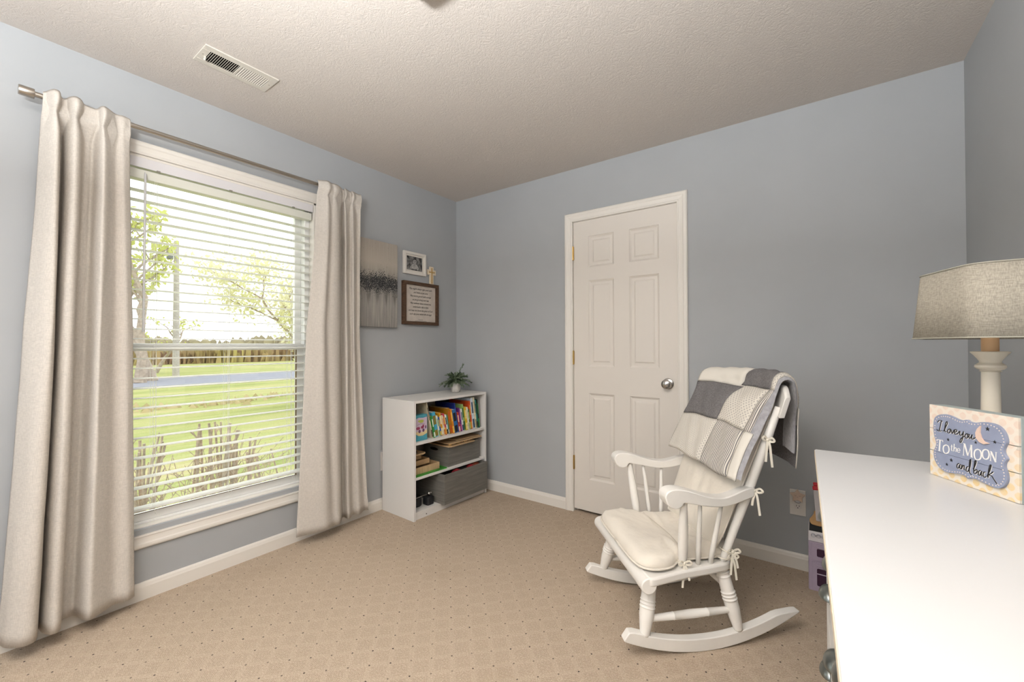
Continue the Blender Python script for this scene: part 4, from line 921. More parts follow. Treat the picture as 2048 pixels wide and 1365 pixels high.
# plush backing peeking out along the near edge, doubled under the patches
def plush(w0, w1, s0, s1, lift, th):
    m = MB(); nv = 50; nu = 14
    def f(u, v):
        w = w0+(w1-w0)*u+sh(w0, s0+(s1-s0)*v)*.9; s = s0+(s1-s0)*v; e = math.sin(pi*min(1, max(0, (1-u)*(w1-w0)/.02))/2); return qsurf(w, s, lift+th*e*(1+.10*math.sin(s*190+u*6)))-QO
    def g(u, v):
        w = w0+(w1-w0)*u+sh(w0, s0+(s1-s0)*v)*.9; s = s0+(s1-s0)*v; e = math.sin(pi*min(1, max(0, (1-u)*(w1-w0)/.02))/2); return qsurf(w, s, lift-th*e*.5)-QO
    m.grid(nu, nv, f); m.grid(nu, nv, g); return m
part('plush_backing', plush(WC-.05, WE+.002, .012, .80, -.002, .011), QM['plush'], qt, world=False, smooth=True, angle=180)
part('quilt_underlayer', plush(WA+.004, WC-.02, .006, .52, .000, .010), QM['stripe'], qt, world=False, smooth=True, angle=180)
o = part('quilt_underlayer', plush(WA+.004, WD_+.018, .53, .69, .011, .005), QM['dots'], qt, world=False, smooth=True, angle=180); o['label'] = 'dotted inner side of the back flap'
o = part('quilt_underlayer', plush(WA+.004, WD_+.014, .69, .862, .011, .005), QM['grey'], qt, world=False, smooth=True, angle=180); o['label'] = 'grey inner side of the back flap'

# ================================================================ DRESSER
DH = .864; DR = math.radians(1.25)
DMx = Matrix.Translation((2.542, -1.12, 0)) @ Matrix.Rotation(DR, 4, 'Z')
dr = thing('dresser', 'long white dresser with pewter cup pulls along the right wall', 'dresser', (2.542, -1.12, 0), DR)
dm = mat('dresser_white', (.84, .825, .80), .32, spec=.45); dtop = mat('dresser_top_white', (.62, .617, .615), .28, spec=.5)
def dpart(n, a, b, mt=dm, bevel=.002): return part(n, MB().box(a, b), mt, dr, world=False, bevel=bevel)
Wd, Ln = .515, 1.34
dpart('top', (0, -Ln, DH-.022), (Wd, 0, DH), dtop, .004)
bx, by0, by1 = .024, -.045, -Ln+.045
dpart('side_panel', (bx, by0-.02, .0), (Wd-.005, by0, DH-.022)); dpart('side_panel', (bx, by1, .0), (Wd-.005, by1+.02, DH-.022)); dpart('back_panel', (Wd-.015, by1+.02, .05), (Wd-.008, by0-.02, DH-.022)); dpart('rail', (bx+.004, by1+.02, .0), (bx+.02, by0-.02, .06)); dpart('rail', (bx+.004, by1+.02, DH-.045), (bx+.02, by0-.02, DH-.022)); dpart('divider', (bx+.004, -.690, .06), (bx+.02, -.665, DH-.045))
dpart('inner_carcass', (bx+.020, by1+.02, .06), (bx+.024, by0-.02, DH-.045))
for c, (ya, yb) in enumerate(((-.068, -.662), (-.693, by1+.022))):
    for r in range(4):
        z0 = .064+.1925*r; z1 = z0+.185
        t_ = part('drawer', MB().box((bx-.001, yb, z0), (bx+.018, ya, z1)), dm, dr, world=False, bevel=.003)
        for yc in (ya-.157, yb+.157):
            zc = z0+.105; m = MB(); n = 10
            def cup(u, v):
                a = pi*u; rr = math.sin(v*pi/2); return Vector((bx-.001-.026*math.sin(v*pi/2)**.8*math.sin(a)**.6*1.0, yc-.042*math.cos(a), zc+.018-.036*(v)*math.sin(a)**.7))
            def cup2(u, v):
                th = pi*u; ph_ = pi/2*v     # quarter ellipsoid hanging open at the bottom
                return Vector((bx-.001-.022*math.sin(th)*math.sin(ph_), yc-.038*math.cos(th), zc-.012+.024*math.sin(th)*math.cos(ph_)))
            m.grid(20, 9, cup2); m.box((bx-.0025, yc-.041, zc-.014), (bx-.001, yc+.041, zc+.015))
            part('cup_pull', m, pewter, t_, world=False, smooth=True, solid=.0015)
dpart('edge_band', (-.0005, -Ln, DH-.0205), (.0012, 0, DH-.003), mat('edge_cream', (.66, .56, .42), .5), 0)

# ---- lamp
LX, LY = 2.881, -1.212
lp = thing('table_lamp', 'cream candlestick table lamp with a grey linen shade on the dresser', 'lamp', (LX, LY, DH))
lc = mat('lamp_cream', (.74, .67, .55), .4)
m = MB().lathe([(0, .062), (.02, .064), (.06, .062), (.08, .050), (.12, .045), (.16, .030), (.22, .022), (.24, .026), (.26, .0175), (1, .0152)], (LX, LY, DH), (LX, LY, 1.117), 28); part('base', m, lc, lp, smooth=True)
m = MB().lathe([(0, .0165), (.03, .019), (.05, .0165), (.09, .0175), (.12, .022), (.22, .0262), (.32, .0255), (.38, .022), (.44, .0185), (.50, .018), (.62, .021), (.80, .027), (.93, .032), (.98, .033), (1, .028)], (LX, LY, 1.113), (LX, LY, 1.161), 30); part('candle_cup', m, lc, lp, smooth=True)
m = MB().lathe([(0, .0148), (1, .0148)], (LX, LY, 1.159), (LX, LY, 1.235), 20); part('candle_sleeve', m, mat('sleeve_peach', (.72, .46, .25), .45), lp, smooth=True)
m = MB().ball((LX, LY, 1.262), (.02, .02, .028)); part('bulb', m, mat('bulb_white', (.8, .8, .76), .3), lp, smooth=True)
hexa = [(-.120, 0), (-.063, -.178), (.063, -.178), (.120, 0), (.063, .178), (-.063, .178)]
def hexpts(k, n=7, r=.16):
    out = []; H_ = len(hexa)
    for i in range(H_):
        p = Vector(hexa[i]); a = Vector(hexa[i-1]); b = Vector(hexa[(i+1) % H_]); rr = .02 if i in (0, 3) else r*.25
        s0 = p+(a-p).normalized()*rr*.9; s1 = p+(b-p).normalized()*rr*.9
        for q in range(n+1): t_ = q/n; out.append(((s0*(1-t_)**2+p*2*t_*(1-t_)+s1*t_**2)*k))
    return out
m = MB(); rings = [(1.192, 1.135, 0), (1.350, 1.0, 0)]
P_ = [[Vector((LX+q.x, LY+q.y, z)) for q in hexpts(k)] for z, k, _ in rings]
nn = len(P_[0]); m.add(P_[0]+P_[1], [(i, (i+1) % nn, nn+(i+1) % nn, nn+i) for i in range(nn)]); part('lamp_shade', m, shade_m, lp, smooth=True, angle=180, solid=.002)
m = MB()
for z, k in ((1.1925, 1.137), (1.3495, 1.002)):
    pp = [Vector((LX+q.x, LY+q.y, z)) for q in hexpts(k)]; m.tube(pp+[pp[0], pp[1]], .0016, 6, False)
part('shade_trim', m, mat('shade_trim', (.38, .36, .30), .8), lp)
m = MB()
for a in (0, pi): m.tube([(LX, LY, 1.30), (LX+.118*math.cos(a), LY, 1.345)], .0015, 6)
m.tube([(LX, LY, 1.235), (LX+.03, LY, 1.26), (LX+.025, LY, 1.30), (LX, LY, 1.305)], .0015, 6); m.tube([(LX, LY, 1.235), (LX-.03, LY, 1.26), (LX-.025, LY, 1.30), (LX, LY, 1.305)], .0015, 6); part('harp', m, nickel, lp)

# ---- moon sign
SO = Vector((2.770, -1.256, DH+.0005)); du = Vector((.499, -.8666, 0)); dn = Vector((-.8666, -.499, 0))
ms = thing('moon_sign', 'wooden box sign with blue scalloped plaque about the moon, on the dresser', 'sign', tuple(SO))
def sp(u, v, h): return SO+du*u+Vector((0, 0, v))+dn*h
SW, SHt = .198, .168
teal = mat('sign_box_grey_teal', (.36, .41, .40), .6)
m = MB().prism([(0, 0), (SW, 0), (SW, SHt), (0, SHt)], lambda u, v, h: sp(u, v, h), -.034, -.004); part('box_body', m, teal, ms, bevel=.001)
def quatre():
    m, t, b, tc = fresh('quatrefoil_print', .6); s = t.nodes.new('ShaderNodeSeparateXYZ'); t.links.new(tc.outputs['UV'], s.inputs[0]); u, v = s.outputs[0], s.outputs[1]
    P = .028; a = MA(t, 'SUBTRACT', MA(t, 'FRACT', MA(t, 'DIVIDE', MA(t, 'ADD', u, v), P)), .5); d = MA(t, 'SUBTRACT', MA(t, 'FRACT', MA(t, 'DIVIDE', MA(t, 'SUBTRACT', u, v), P)), .5)
    r = MA(t, 'ADD', MA(t, 'POWER', MA(t, 'ABSOLUTE', a), 2.6), MA(t, 'POWER', MA(t, 'ABSOLUTE', d), 2.6)); inn = MA(t, 'MULTIPLY', MA(t, 'SUBTRACT', .085, r), 30., clamp=True)
    n = N(t, 'ShaderNodeTexNoise', Scale=60., Detail=4.); t.links.new(tc.outputs['UV'], n.inputs['Vector'])
    ctop = ramp(t, MA(t, 'DIVIDE', v, SHt), [(0, (.78, .52, .14)), (.35, (.74, .56, .30)), (.65, (.74, .55, .42)), (1, (.72, .54, .44))])
    c = mixc(t, MA(t, 'MULTIPLY', inn, MA(t, 'MULTIPLY', n.outputs['Fac'], 1.15)), (.76, .68, .58), ctop)
    c = mixc(t, MA(t, 'MULTIPLY', MA(t, 'SUBTRACT', n.outputs['Fac'], .68), 6., clamp=True), c, (.25, .22, .2)); t.links.new(c, b.inputs['Base Color']); return m
qm = quatre()
def uvset(o, f):
    ul = o.data.uv_layers.new(name='UVMap')
    for l in o.data.loops: ul.data[l.index].uv = f(o.data.vertices[l.vertex_index].co)
for v0, v1 in ((0, .0585), (.0595, .1115), (.1125, SHt)):
    n = 22; rr = random.Random(int(v0*999)); e = lambda k: rr.uniform(-.0007, .0007)
    poly = [(SW*i/n*.996+.0004, v0+abs(e(0))) for i in range(n+1)]+[(SW-abs(e(0)), v0+(v1-v0)*i/5) for i in range(1, 5)]+[(SW-SW*i/n*.996-.0004, v1-abs(e(0))) for i in range(n+1)]+[(abs(e(0)), v1-(v1-v0)*i/5) for i in range(1, 5)]
    o = part('plank', MB().prism(poly, sp, -.004, .0), qm, ms); uvset(o, lambda co: ((co.xy.to_3d()).dot(du), co.z))
PLQ = [(17.5,127.1),(21.1,138.9),(33.0,147.8),(49.6,151.0),(65.6,148.5),(77.3,145.0),(88.9,144.2),(99.3,147.6),(105.7,144.3),(118.5,144.6),(134.5,148.9),(150.1,149.8),(163.4,147.1),(173.2,139.7),(178.7,129.3),(180.7,116.7),(176.9,107.8),(174.3,99.0),(175.9,91.2),(180.9,83.3),(176.5,74.9),(175.6,64.8),(179.5,54.3),(180.2,41.3),(175.2,28.3),(165.2,19.6),(151.7,18.1),(136.1,20.5),(122.0,23.4),(109.2,22.5),(99.8,18.6),(92.3,23.2),(78.8,23.1),(58.9,18.7),(40.4,19.4),(26.9,27.2),(18.6,40.3),(16.9,57.0),(21.5,69.4),(23.9,79.3),(18.9,95.3),(17.1,110.1)]
PLQ = [(a/1000, b/1000) for a, b in PLQ]
cp_ = [tuple(q.to_2d()) for q in catmull([(a, b, 0) for a, b in PLQ]+[(PLQ[0][0], PLQ[0][1], 0)], 3)][:-1]
ccx, ccy = .0985, .083
plq = part('plaque', MB().prism(cp_, sp, .0, .006), mat('periwinkle_plaque', (.265, .295, .40), .55, var=.06, vscale=40), ms, bevel=.0006)
m = MB(); ins = [((x-ccx)*.945+ccx, (y-ccy)*.935+ccy) for x, y in PLQ]; per = catmull([(a, b, 0) for a, b in ins]+[(ins[0][0], ins[0][1], 0)], 6); acc = 0; last = per[0]
for q in per:
    if (q-last).length >= .0052: disc_pts = [(q.x+.0013*math.cos(2*pi*k/8), q.y+.0013*math.sin(2*pi*k/8)) for k in range(8)]; m.prism(disc_pts, sp, .006, .0063); last = q
part('dot_border', m, mat('border_dots', (.72, .62, .55), .6), plq)
SCR = [[(29.3,129.0),(33.0,133.7),(37.9,135.1),(42.0,133.3)],[(39.3,134.7),(36.6,122.8),(33.7,110.3)],[(26.8,110.9),(32.5,109.1),(38.8,110.6)],[(45.0,111.4),(49.9,121.5),(54.2,131.3),(53.3,135.2),(50.2,130.6),(47.9,119.3),(48.1,112.0),(51.8,111.2)],[(59.4,119.8),(55.3,116.0),(54.8,111.0),(58.4,109.7),(61.5,114.4),(60.2,119.3),(63.4,118.7)],[(63.4,118.7),(65.3,112.4),(66.8,111.0),(70.3,118.7),(71.3,119.4)],[(71.8,114.1),(76.4,117.1),(76.5,120.7),(73.3,120.5),(71.3,115.3),(73.1,110.2),(78.6,111.8)],[(78.6,111.8),(83.0,118.3),(84.5,118.6),(84.0,112.3),(87.3,110.8),(91.2,116.3),(92.6,120.1),(90.4,105.5),(86.4,95.1),(84.1,95.7),(86.5,103.0),(94.9,110.3)],[(100.2,117.5),(96.6,113.4),(96.5,108.1),(99.9,107.0),(102.6,111.9),(100.8,117.0),(104.5,116.0)],[(106.2,117.3),(104.8,111.0),(107.3,108.5),(110.7,113.9),(112.2,117.6),(110.7,110.4),(112.8,107.8),(117.0,110.7),(121.6,114.2)],[(81.6,46.8),(77.3,43.5),(76.2,36.9),(79.5,35.6),(83.1,42.8),(84.1,46.1),(82.6,38.0),(85.8,35.8)],[(88.0,46.2),(86.8,36.0),(89.8,43.4),(93.1,45.3),(93.0,37.6),(96.0,36.1)],[(102.5,45.9),(98.7,42.7),(97.8,35.3),(101.6,35.1),(105.8,44.5),(108.3,60.1),(107.1,62.4),(105.3,55.8),(104.7,41.6),(105.6,33.0),(110.2,29.8)],[(113.2,42.9),(117.9,53.7),(120.0,62.0),(117.5,62.3),(115.5,51.3),(114.6,37.1),(117.8,34.8),(121.9,40.8),(120.1,44.7),(116.2,40.2)],[(129.1,45.3),(125.1,42.0),(124.3,35.7),(127.2,34.5),(130.5,41.0),(131.6,44.7),(130.4,36.1),(133.2,34.3)],[(139.6,44.6),(136.1,43.7),(134.3,37.5),(136.7,33.2),(140.7,35.5)],[(142.5,36.8),(148.7,52.1),(151.1,62.0),(148.9,61.8),(146.1,50.6),(144.4,34.8)],[(155.2,50.4),(150.3,44.9),(146.0,41.2),(152.0,40.2),(157.0,34.0),(162.3,27.6)]]
def strokes(S, w, h0, h1, off=(0, 0), mt=ink, name='lettering', smooth=True):
    m = MB()
    for st in S:
        ww = w
        if isinstance(st, tuple): st, ww = st; ww = ww/1000
        pts = [((a+off[0])/1000, (b+off[1])/1000, 0) for a, b in st]
        P = catmull(pts, 5) if smooth and len(pts) > 2 else [Vector(p) for p in pts]
        L = []; n = len(P)
        for i, p in enumerate(P):
            t_ = (P[min(i+1, n-1)]-P[max(i-1, 0)]); t_ = t_.normalized() if t_.length else Vector((1, 0, 0)); q = Vector((-t_.y, t_.x, 0))*ww/2*(1 if not smooth else (.65+.35*abs(t_.y)))
            L.append((p+q, p-q))
        vs = [sp(a.x, a.y, h) for a, b in L for h in (h0, h1)]+[sp(b.x, b.y, h) for a, b in L for h in (h0, h1)]
        fs = []
        for i in range(n-1):
            A, B = 2*i, 2*n+2*i; fs += [(A+1, A+3, B+3, B+1), (A, A+1, B+1, B) if i == 0 else (A, A+2, B+2, B), (A, A+2, A+3, A+1), (B, B+2, B+3, B+1)]
        fs.append((2*n-2, 2*n-1, 4*n-1, 4*n-2)); m.add(vs, fs)
    return part(name, m, mt, plq)
white_ink = mat('white_print', (.80, .78, .74), .6)
for sub in (SCR[:10], SCR[10:]): strokes(sub, .0021, .0061, .0063, (.9, -.9), white_ink, 'script_lettering_highlight'); strokes(sub, .0023, .0064, .0067, (0, 0), ink, 'script_lettering')
SER = [([(27.9,88.6),(42.4,89.1)],2.2),([(35.1,89.1),(32.6,62.8)],3.4),([(29.9,62.6),(36.0,62.8)],1.4),([(27.9,88.6),(27.4,84.8)],1.4),([(42.4,89.1),(42.1,85.5)],1.4),([(50.5,80.8),(44.8,77.2),(42.8,69.3),(45.1,61.9),(50.0,61.1),(55.8,65.4),(57.6,72.6),(55.3,79.4),(50.5,80.8)],2.8),([(64.3,84.4),(63.6,72.1),(66.4,71.4)],1.8),([(61.6,80.2),(67.0,80.5)],1.1),([(70.3,87.9),(69.0,70.5)],1.9),([(70.1,77.1),(73.3,80.2),(75.0,78.2),(74.3,70.7)],1.8),([(77.7,75.7),(83.7,76.0),(82.3,79.8),(79.1,79.7),(77.5,75.2),(79.4,71.1),(83.7,72.9)],1.5),([(93.6,93.8),(91.6,67.6)],1.4),([(94.4,93.6),(101.6,69.4)],3.6),([(101.6,69.4),(109.5,94.3)],1.4),([(109.5,94.3),(109.9,68.0)],3.8),([(89.7,67.7),(93.9,67.8)],1.4),([(107.4,68.3),(112.5,68.1)],1.4),([(91.4,94),(96,93.8)],1.4),([(108.0,94.4),(112,94.4)],1.4),([(123.5,88.8),(118.1,85.0),(115.8,76.7),(117.8,67.6),(123.2,66.1),(128.6,70.1),(130.8,78.4),(128.8,87.0),(123.5,88.8)],2.9),([(140.0,92.4),(135.2,89.1),(133.2,81.5),(135.0,73.9),(140.0,72.0),(145.1,75.7),(147.1,83.8),(145.1,91.3),(140.0,92.4)],2.9),([(151.0,90.6),(149.9,71.8)],1.4),([(151.5,90.3),(160.2,71.3)],3.6),([(161.1,91.5),(160.2,71.3)],1.4),([(148.3,71.8),(151.7,71.7)],1.4),([(159.4,91.4),(163.1,91.6)],1.4),([(149,91),(152.6,91)],1.4)]
strokes(SER, .003, .0062, .0065, (0, 0), white_ink, 'serif_lettering')
MOON = [(131.8,140.9),(124.6,132.8),(120.8,123.5),(121.6,113.4),(128.6,105.3),(138.2,102.7),(149.5,107.0),(139.2,108.7),(133.2,115.3),(130.3,125.3),(130.8,133.9)]
m = MB().prism([(a/1000, b/1000) for a, b in MOON], sp, .006, .0085); part('moon', m, mat('moon_peach', (.70, .52, .42), .6), plq)
STARS = [(144.7,136.4,5.0),(158.8,112.3,4.0),(119.2,102.2,3.5),(55.4,94.1,3.5),(62.5,49.0,4.4),(51.1,36.1,3.3)]
for a, b, r in STARS: part('star', MB().prism([((a+x)/1000, (b+y)/1000) for x, y in star(r, r*.42)], sp, .0061, .0066), ink, plq)
m = MB()
for v in (.0592, .1119): m.prism([(.024, v), (.172, v), (.172, v+.0005), (.024, v+.0005)], sp, .006, .0062)
part('crack_lines', m, ink, plq)

# ================================================================ TOY STOVE + GUITAR
ks = thing('toy_stove', 'small lavender toy oven with white knob panel beside the dresser', 'toy', (2.68, -.13, 0))
lav = mat('lavender_tin', (.42, .35, .45), .4); KX0, KX1, KY0, KY1 = 2.509, 2.86, -.205, -.05
m = MB().box((KX0, KY0+.006, 0), (KX1, KY1, .234)); part('oven_body', m, lav, ks, bevel=.005)
m = MB(); m.prism([(KY0+.004, .236), (KY0+.012, .280), (KY1, .280), (KY1, .236)], lambda u, v, h: Vector((h, u, v)), KX0, KX1); part('control_panel', m, mat('panel_white', (.70, .66, .68), .4), ks, bevel=.002)
m = MB().box((KX0+.004, KY0+.018, .2802), (KX1-.004, KY1-.004, .2835)); part('hob', m, black_m, ks, bevel=.001)
for k in range(7):
    x = KX0+.020+.0205*k if k < 6 else KX0+.17
    m = MB(); m.lathe([(0, .0078), (.6, .0078), (1, .0062)], (x, KY0+.008, .263), (x, KY0-.001, .262), 16); kn = part('knob', m, mat('knob_white', (.62, .60, .64), .35), ks, smooth=True)
    m = MB(); m.tube([(x+.0086*math.cos(a), KY0+.0075, .263+.0086*math.sin(a)) for a in [2*pi*q/18 for q in range(19)]], .0006, 4, False); part('knob_ring', m, mat('knob_ring', (.08, .08, .12), .5), kn)
for z0, z1, w0, w1, bar in ((.148, .226, .168, .205, False), (.012, .140, .030, .112, True)):
    x0, x1 = KX0+.014, KX0+.19
    m = MB(); F_ = lambda u, v, h: Vector((u, KY0+.006-h, v)); m.prism(rrect(x0, z0, x1, z1, .006), F_, 0, .004); d_ = part('oven_door', m, lav, ks, bevel=.0012)
    m = MB().prism(rrect(x0+.019, w0, x1-.019, w1, .006), F_, .004, .0046); part('door_window', m, mat('plum_window', (.05, .02, .045), .2), d_)
    m = MB(); m.tube([(x0+.018, KY0-.001, z1-.012), (x0+.022, KY0-.006, z1-.012), (x1-.022, KY0-.006, z1-.012), (x1-.018, KY0-.001, z1-.012)], .0016, 6); part('door_handle', m, lav, d_)
    if bar: m = MB().box((x0+.019, KY0+.0005, .085), (x1-.019, KY0+.0015, .089)); part('oven_rack', m, mat('rack_lilac', (.55, .48, .58), .4), d_)
gt_ = thing('toy_guitar', 'toy guitar with wooden body and red headstock standing on the toy oven', 'toy', (2.56, -.12, .284))
gw = mat('guitar_wood', (.50, .29, .11), .4, var=.12, vscale=30); GY = -.125
body = [(0, 0), (.05, .004), (.078, .014), (.076, .028), (.058, .036), (.042, .042), (.034, .055), (.030, .070), (-.012, .070), (-.018, .055), (-.026, .042), (-.036, .030), (-.036, .016), (-.028, .005)]
GM = Matrix.Translation((2.554, -.16, .287)) @ Matrix.Rotation(math.radians(-14), 4, 'X') @ Matrix.Rotation(math.radians(-4), 4, 'Y')
m = MB().prism([tuple(q.to_2d()) for q in catmull([(a, b-.0, 0) for a, b in body]+[(0, 0, 0)], 4)][:-1], lambda u, v, h: GM @ Vector((u, h, v+.012)), -.014, .014); part('guitar_body', m, gw, gt_, bevel=.003)
m = MB().box((-.011, -.020, .035), (.011, -.012, .178), GM); part('neck', m, mat('neck_white', (.66, .62, .62), .4), gt_, bevel=.003)
m = MB(); m.box((-.014, -.022, .178), (.014, -.008, .198), GM); m.box((-.010, -.021, .198), (.010, -.009, .215), GM); part('headstock', m, mat('toy_red', (.55, .01, .02), .35), gt_, bevel=.004)
m = MB()
for k in range(4): m.tube([GM @ Vector((-.006+.004*k, -.0213, .035)), GM @ Vector((-.006+.004*k, -.0213, .178))], .0004, 4)
part('strings', m, nickel, gt_)
m = MB(); c0 = Vector((2.612, -.105, .284)); m.lathe([(0, .020), (.1, .024), (.75, .024), (.9, .012), (1, .010)], c0, c0+Vector((0, 0, .105)), 18); o = centered('toy_bottle', m, mat('toy_red', (.55, .01, .02), .35), smooth=True); tag(o, 'red toy bottle standing behind the toy guitar on the toy oven', 'toy')

# ================================================================ OUTSIDE
GZ = -.45
def lawn_mat():
    m, t, b, tc = fresh('lawn_grass', .95); b.inputs['Specular IOR Level'].default_value = .1
    n = N(t, 'ShaderNodeTexNoise', Scale=.55, Detail=6., Roughness=.65); mp = N(t, 'ShaderNodeMapping'); mp.inputs['Rotation'].default_value = (0, 0, math.radians(-21)); mp.inputs['Scale'].default_value = (2.2, .35, 1); t.links.new(tc.outputs['Object'], mp.inputs[0]); t.links.new(mp.outputs[0], n.inputs['Vector'])
    n2 = N(t, 'ShaderNodeTexNoise', Scale=26., Detail=3.); t.links.new(tc.outputs['Object'], n2.inputs['Vector'])
    c = ramp(t, n.outputs['Fac'], [(.36, (.27, .31, .09)), (.50, (.38, .40, .14)), (.62, (.48, .43, .21))])
    c = mixc(t, MA(t, 'MULTIPLY', MA(t, 'SUBTRACT', n2.outputs['Fac'], .45), 1.6, clamp=True), c, (.50, .48, .24)); t.links.new(c, b.inputs['Base Color']); bump(t, b, n2.outputs['Fac'], .6, .05); return m
m = MB().box((-260, -120, GZ-.5), (-.14, 200, GZ)); build('lawn', m, lawn_mat(), kind='structure')
def lineq(x, k): return x
rd = Vector((.0, 1, 0)); # road runs parallel-ish to the wall
m = MB().prism([(-24.1, -120), (-18.9, -120), (-18.9, 200), (-24.1, 200)], lambda u, v, h: Vector((u, v, h)), GZ, GZ+.03); build('road', m, mat('asphalt_pale', (.27, .27, .315), .9, var=.05, vscale=2, bump=.2, bscale=30), kind='structure')
m = MB(); rnd = random.Random(8)
for k in range(900):   # dry verge along the ditch
    y = rnd.uniform(-14, 26); x = -11.5+.35*math.sin(y*.8)+rnd.gauss(0, .35); h = rnd.uniform(.05, .16); a = rnd.uniform(0, pi); w = rnd.uniform(.05, .14)
    m.add([(x-w*math.cos(a), y-w*math.sin(a), GZ), (x+w*math.cos(a), y+w*math.sin(a), GZ), (x+rnd.uniform(-.05, .05), y, GZ+h)], [(0, 1, 2)])
o = build('dry_verge_grass', m, mat('dry_grass', (.58, .47, .27), .95), kind='stuff'); tag(o, 'strip of dry tan grass along the near ditch in the lawn', 'grass')
m = MB()
for k in range(9000):  # brush belt beyond the road
    y = rnd.uniform(-30, 70); x = -44-rnd.random()*6; h = rnd.uniform(.3, 1.9)*(1+.5*noise.noise(Vector((y*.15, 0, 0)))); a = rnd.uniform(0, pi); w = rnd.uniform(.06, .3)
    m.add([(x-w*math.cos(a), y-w*math.sin(a), GZ), (x+w*math.cos(a), y+w*math.sin(a), GZ), (x+w*.8*math.cos(a)+rnd.uniform(-.3, .3), y+w*math.sin(a), GZ+h*.8), (x+rnd.uniform(-.3, .3), y, GZ+h)], [(0, 1, 2, 3)])
o = build('roadside_brush', m, mat('spring_brush', (.46, .38, .13), .95, col2=(.34, .21, .13), vscale=.25), kind='stuff'); tag(o, 'belt of tan and yellow spring brush beyond the road', 'shrubs')
m = MB()
for k in range(1500):
    y = rnd.uniform(-40, 160); x = -95-rnd.random()*10; h = rnd.uniform(1.5, 4.2)*(1+.5*noise.noise(Vector((y*.05, 4, 0)))); a = rnd.uniform(0, pi); w = rnd.uniform(.6, 1.6)
    m.add([(x-w*math.cos(a), y-w*math.sin(a), GZ), (x+w*math.cos(a), y+w*math.sin(a), GZ), (x+w*.6*math.cos(a), y+w*math.sin(a), GZ+h*.8), (x, y, GZ+h), (x-w*.6*math.cos(a), y-w*math.sin(a), GZ+h*.7)], [(0, 1, 2, 3, 4)])
o = build('distant_tree_line', m, mat('far_trees', (.42, .36, .24), .95), kind='stuff'); tag(o, 'low hazy brown tree line at the horizon', 'trees')
# utility pole
up_ = thing('utility_pole', 'grey utility pole beyond the road seen through the blind', 'pole', (-26, 4.9, GZ))
m = MB().lathe([(0, .17), (1, .12)], (-26, 5.10, GZ), (-26, 5.10, 7.0), 12); part('pole', m, mat('pole_wood', (.50, .45, .41), .9, var=.1), up_, smooth=True)
m = MB(); m.lathe([(0, .12), (.1, .16), (.9, .16), (1, .1)], (-25.8, 4.75, 5.9), (-25.8, 4.75, 6.5), 12); m.box((-25.9, 4.75, 6.15), (-26, 5.1, 6.22)); part('transformer', m, mat('transformer_grey', (.2, .2, .2), .6), up_)
# trees
bark = mat('tree_bark', (.40, .32, .26), .95, var=.2, vscale=8)
def tree(name, label, base, h, r, nb, leafm, nleaf, spread, seed, lean=(0, 0), lsz=.12, low=.25):
    t = thing(name, label, 'tree', base); rn = random.Random(seed); B = Vector(base); tw = MB(); ends = []
    def grow(p, d, L, rad, lvl):
        q = p; pts = [p]; dd = d
        for k in range(4): dd = (dd+Vector((rn.gauss(0, .16), rn.gauss(0, .16), rn.gauss(0, .08)+.04))).normalized(); q = q+dd*L/4; pts.append(q)
        tw.tube(pts, [rad*(1-.14*i) for i in range(5)], 6 if lvl else 9)
        if lvl >= 3: ends.extend(pts[1:]); return
        if lvl == 2: ends.extend(pts[3:])
        for k in range(nb):
            i = rn.choice((2, 3, 4, 4)); a = rn.uniform(0, 2*pi); nd = (dd*.7+Vector((math.cos(a), math.sin(a), rn.uniform(-.1, .5)))*spread).normalized(); grow(pts[i], nd, L*rn.uniform(.55, .75), rad*.5, lvl+1)
    grow(B, Vector((lean[0], lean[1], 1)).normalized(), h*.42, r, 0)
    part('trunk_and_branches', tw, bark, t, smooth=True)
    lf = MB()
    for k in range(nleaf):
        p = rn.choice(ends)+Vector((rn.gauss(0, .16), rn.gauss(0, .16), rn.gauss(0, .14)))*spread*1.3; a = Vector((rn.gauss(0, 1), rn.gauss(0, 1), rn.gauss(0, 1))).normalized(); b = a.cross(Vector((rn.gauss(0, 1), rn.gauss(0, 1), rn.gauss(0, 1)))).normalized(); s = lsz*rn.uniform(.5, 1.2)
        lf.add([p-a*s, p+b*s*.5, p+a*s, p-b*s*.5], [(0, 1, 2, 3)])
    part('foliage', lf, leafm, t, kind='stuff'); return t
yl = mat('spring_leaf', (.62, .64, .20), .8, trans=.4); bs = mat('blossom', (.86, .82, .62), .8, trans=.4, col2=(.62, .62, .24), vscale=1.2)
tree('budding_tree', 'budding tree with twin trunks at the left of the window view', (-21.5, 2.6, GZ), 9.5, .24, 3, yl, 900, .75, 11, (.0, .10), .16)
tree('budding_tree', 'second slimmer budding tree leaning right in the window view', (-22.5, 3.3, GZ), 9.0, .20, 3, yl, 600, .7, 5, (0, -.12), .16)
tree('blossom_tree', 'white blossoming tree filling the right of the window view', (-8.8, 3.25, GZ), 4.6, .09, 4, bs, 9000, .95, 23, (.0, .0), .06)
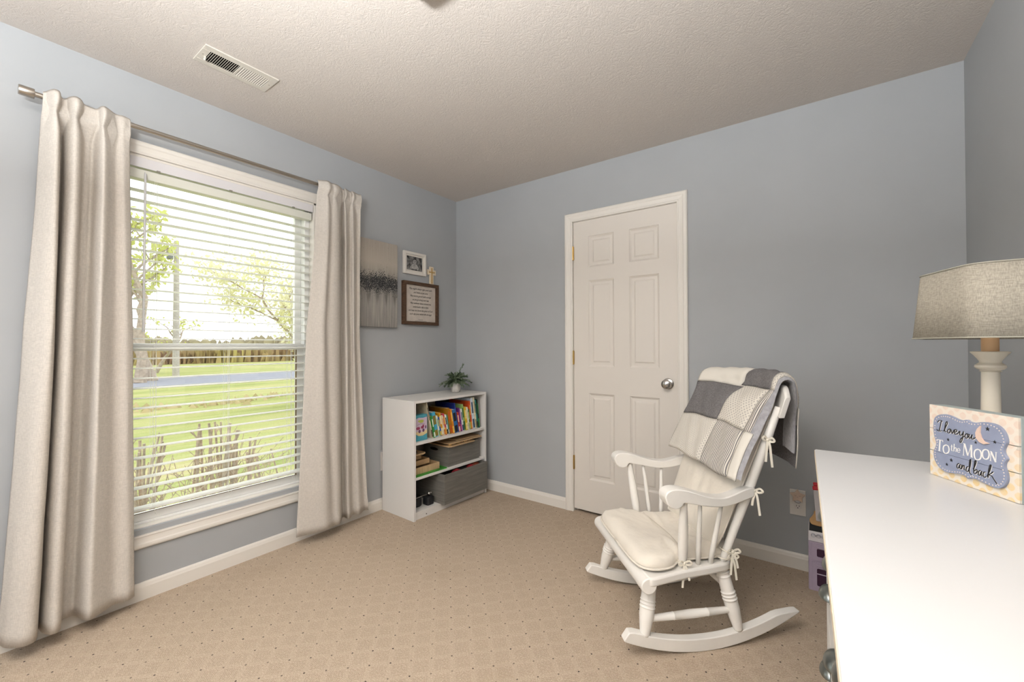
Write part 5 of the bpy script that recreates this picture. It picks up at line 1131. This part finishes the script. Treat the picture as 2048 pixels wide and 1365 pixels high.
tree('bare_tree', 'low bare branched tree behind the utility pole', (-30, 5.2, GZ), 5.0, .12, 3, yl, 160, .9, 31, (0, .4), .12)
# pruned shrubs under the window
def shrub(label, c, n, h, seed, spread=.10):
    t = thing('pruned_shrub', label, 'shrub', (c[0], c[1], GZ), group=None); rn = random.Random(seed)
    sm_ = mat('shrub_stem', (.62, .49, .39), .95, var=.25, vscale=30)
    for k in range(n):
        a = rn.uniform(0, 2*pi); s0 = Vector((c[0]+rn.gauss(0, .03), c[1]+rn.gauss(0, .05), GZ)); top = Vector((c[0]+spread*math.cos(a)*rn.uniform(.3, 1), c[1]+spread*1.3*math.sin(a)*rn.uniform(.3, 1.2), h*rn.uniform(.86, 1.0)))
        mid = s0.lerp(top, .5)+Vector((rn.gauss(0, .015), rn.gauss(0, .02), 0)); P = catmull([s0, mid, top], 5); m = MB(); r = rn.uniform(.0045, .009); m.tube(P, r, 7)
        for q in range(2): p = P[rn.randint(6, 9)]; m.tube([p, p+Vector((rn.gauss(0, .02), rn.gauss(0, .03), rn.uniform(.04, .09)))], r*.6, 6)
        part('stem', m, sm_, t, smooth=True)
    m = MB()
    for k in range(n*5):
        s0 = Vector((c[0]+rn.gauss(0, .06), c[1]+rn.gauss(0, .10), GZ+rn.uniform(.2, .7))); e = s0+Vector((rn.gauss(0, .10), rn.gauss(0, .16), rn.uniform(.15, .42))); e.z = min(e.z, h*.95); m.tube([s0, s0.lerp(e, .5)+Vector((rn.gauss(0, .01), rn.gauss(0, .01), 0)), e], .0022, 4)
    part('twigs', m, sm_, t, kind='stuff')
shrub('clump of pruned bare stems at the left edge of the lower pane', (-.75, -1.93, GZ), 11, .64, 1, .11)
shrub('forked bare shrub stems left of centre in the lower pane', (-.80, -1.62, GZ), 5, .66, 2, .07)
shrub('densest cluster of bare shrub stems at the centre of the lower pane', (-.80, -1.50, GZ), 10, .66, 3, .08)
shrub('leaning thin shrub stems right of the central cluster', (-.85, -1.36, GZ), 6, .55, 4, .12)
shrub('shortest bare shrub at the right of the lower pane', (-.95, -1.16, GZ), 6, .36, 5, .11)
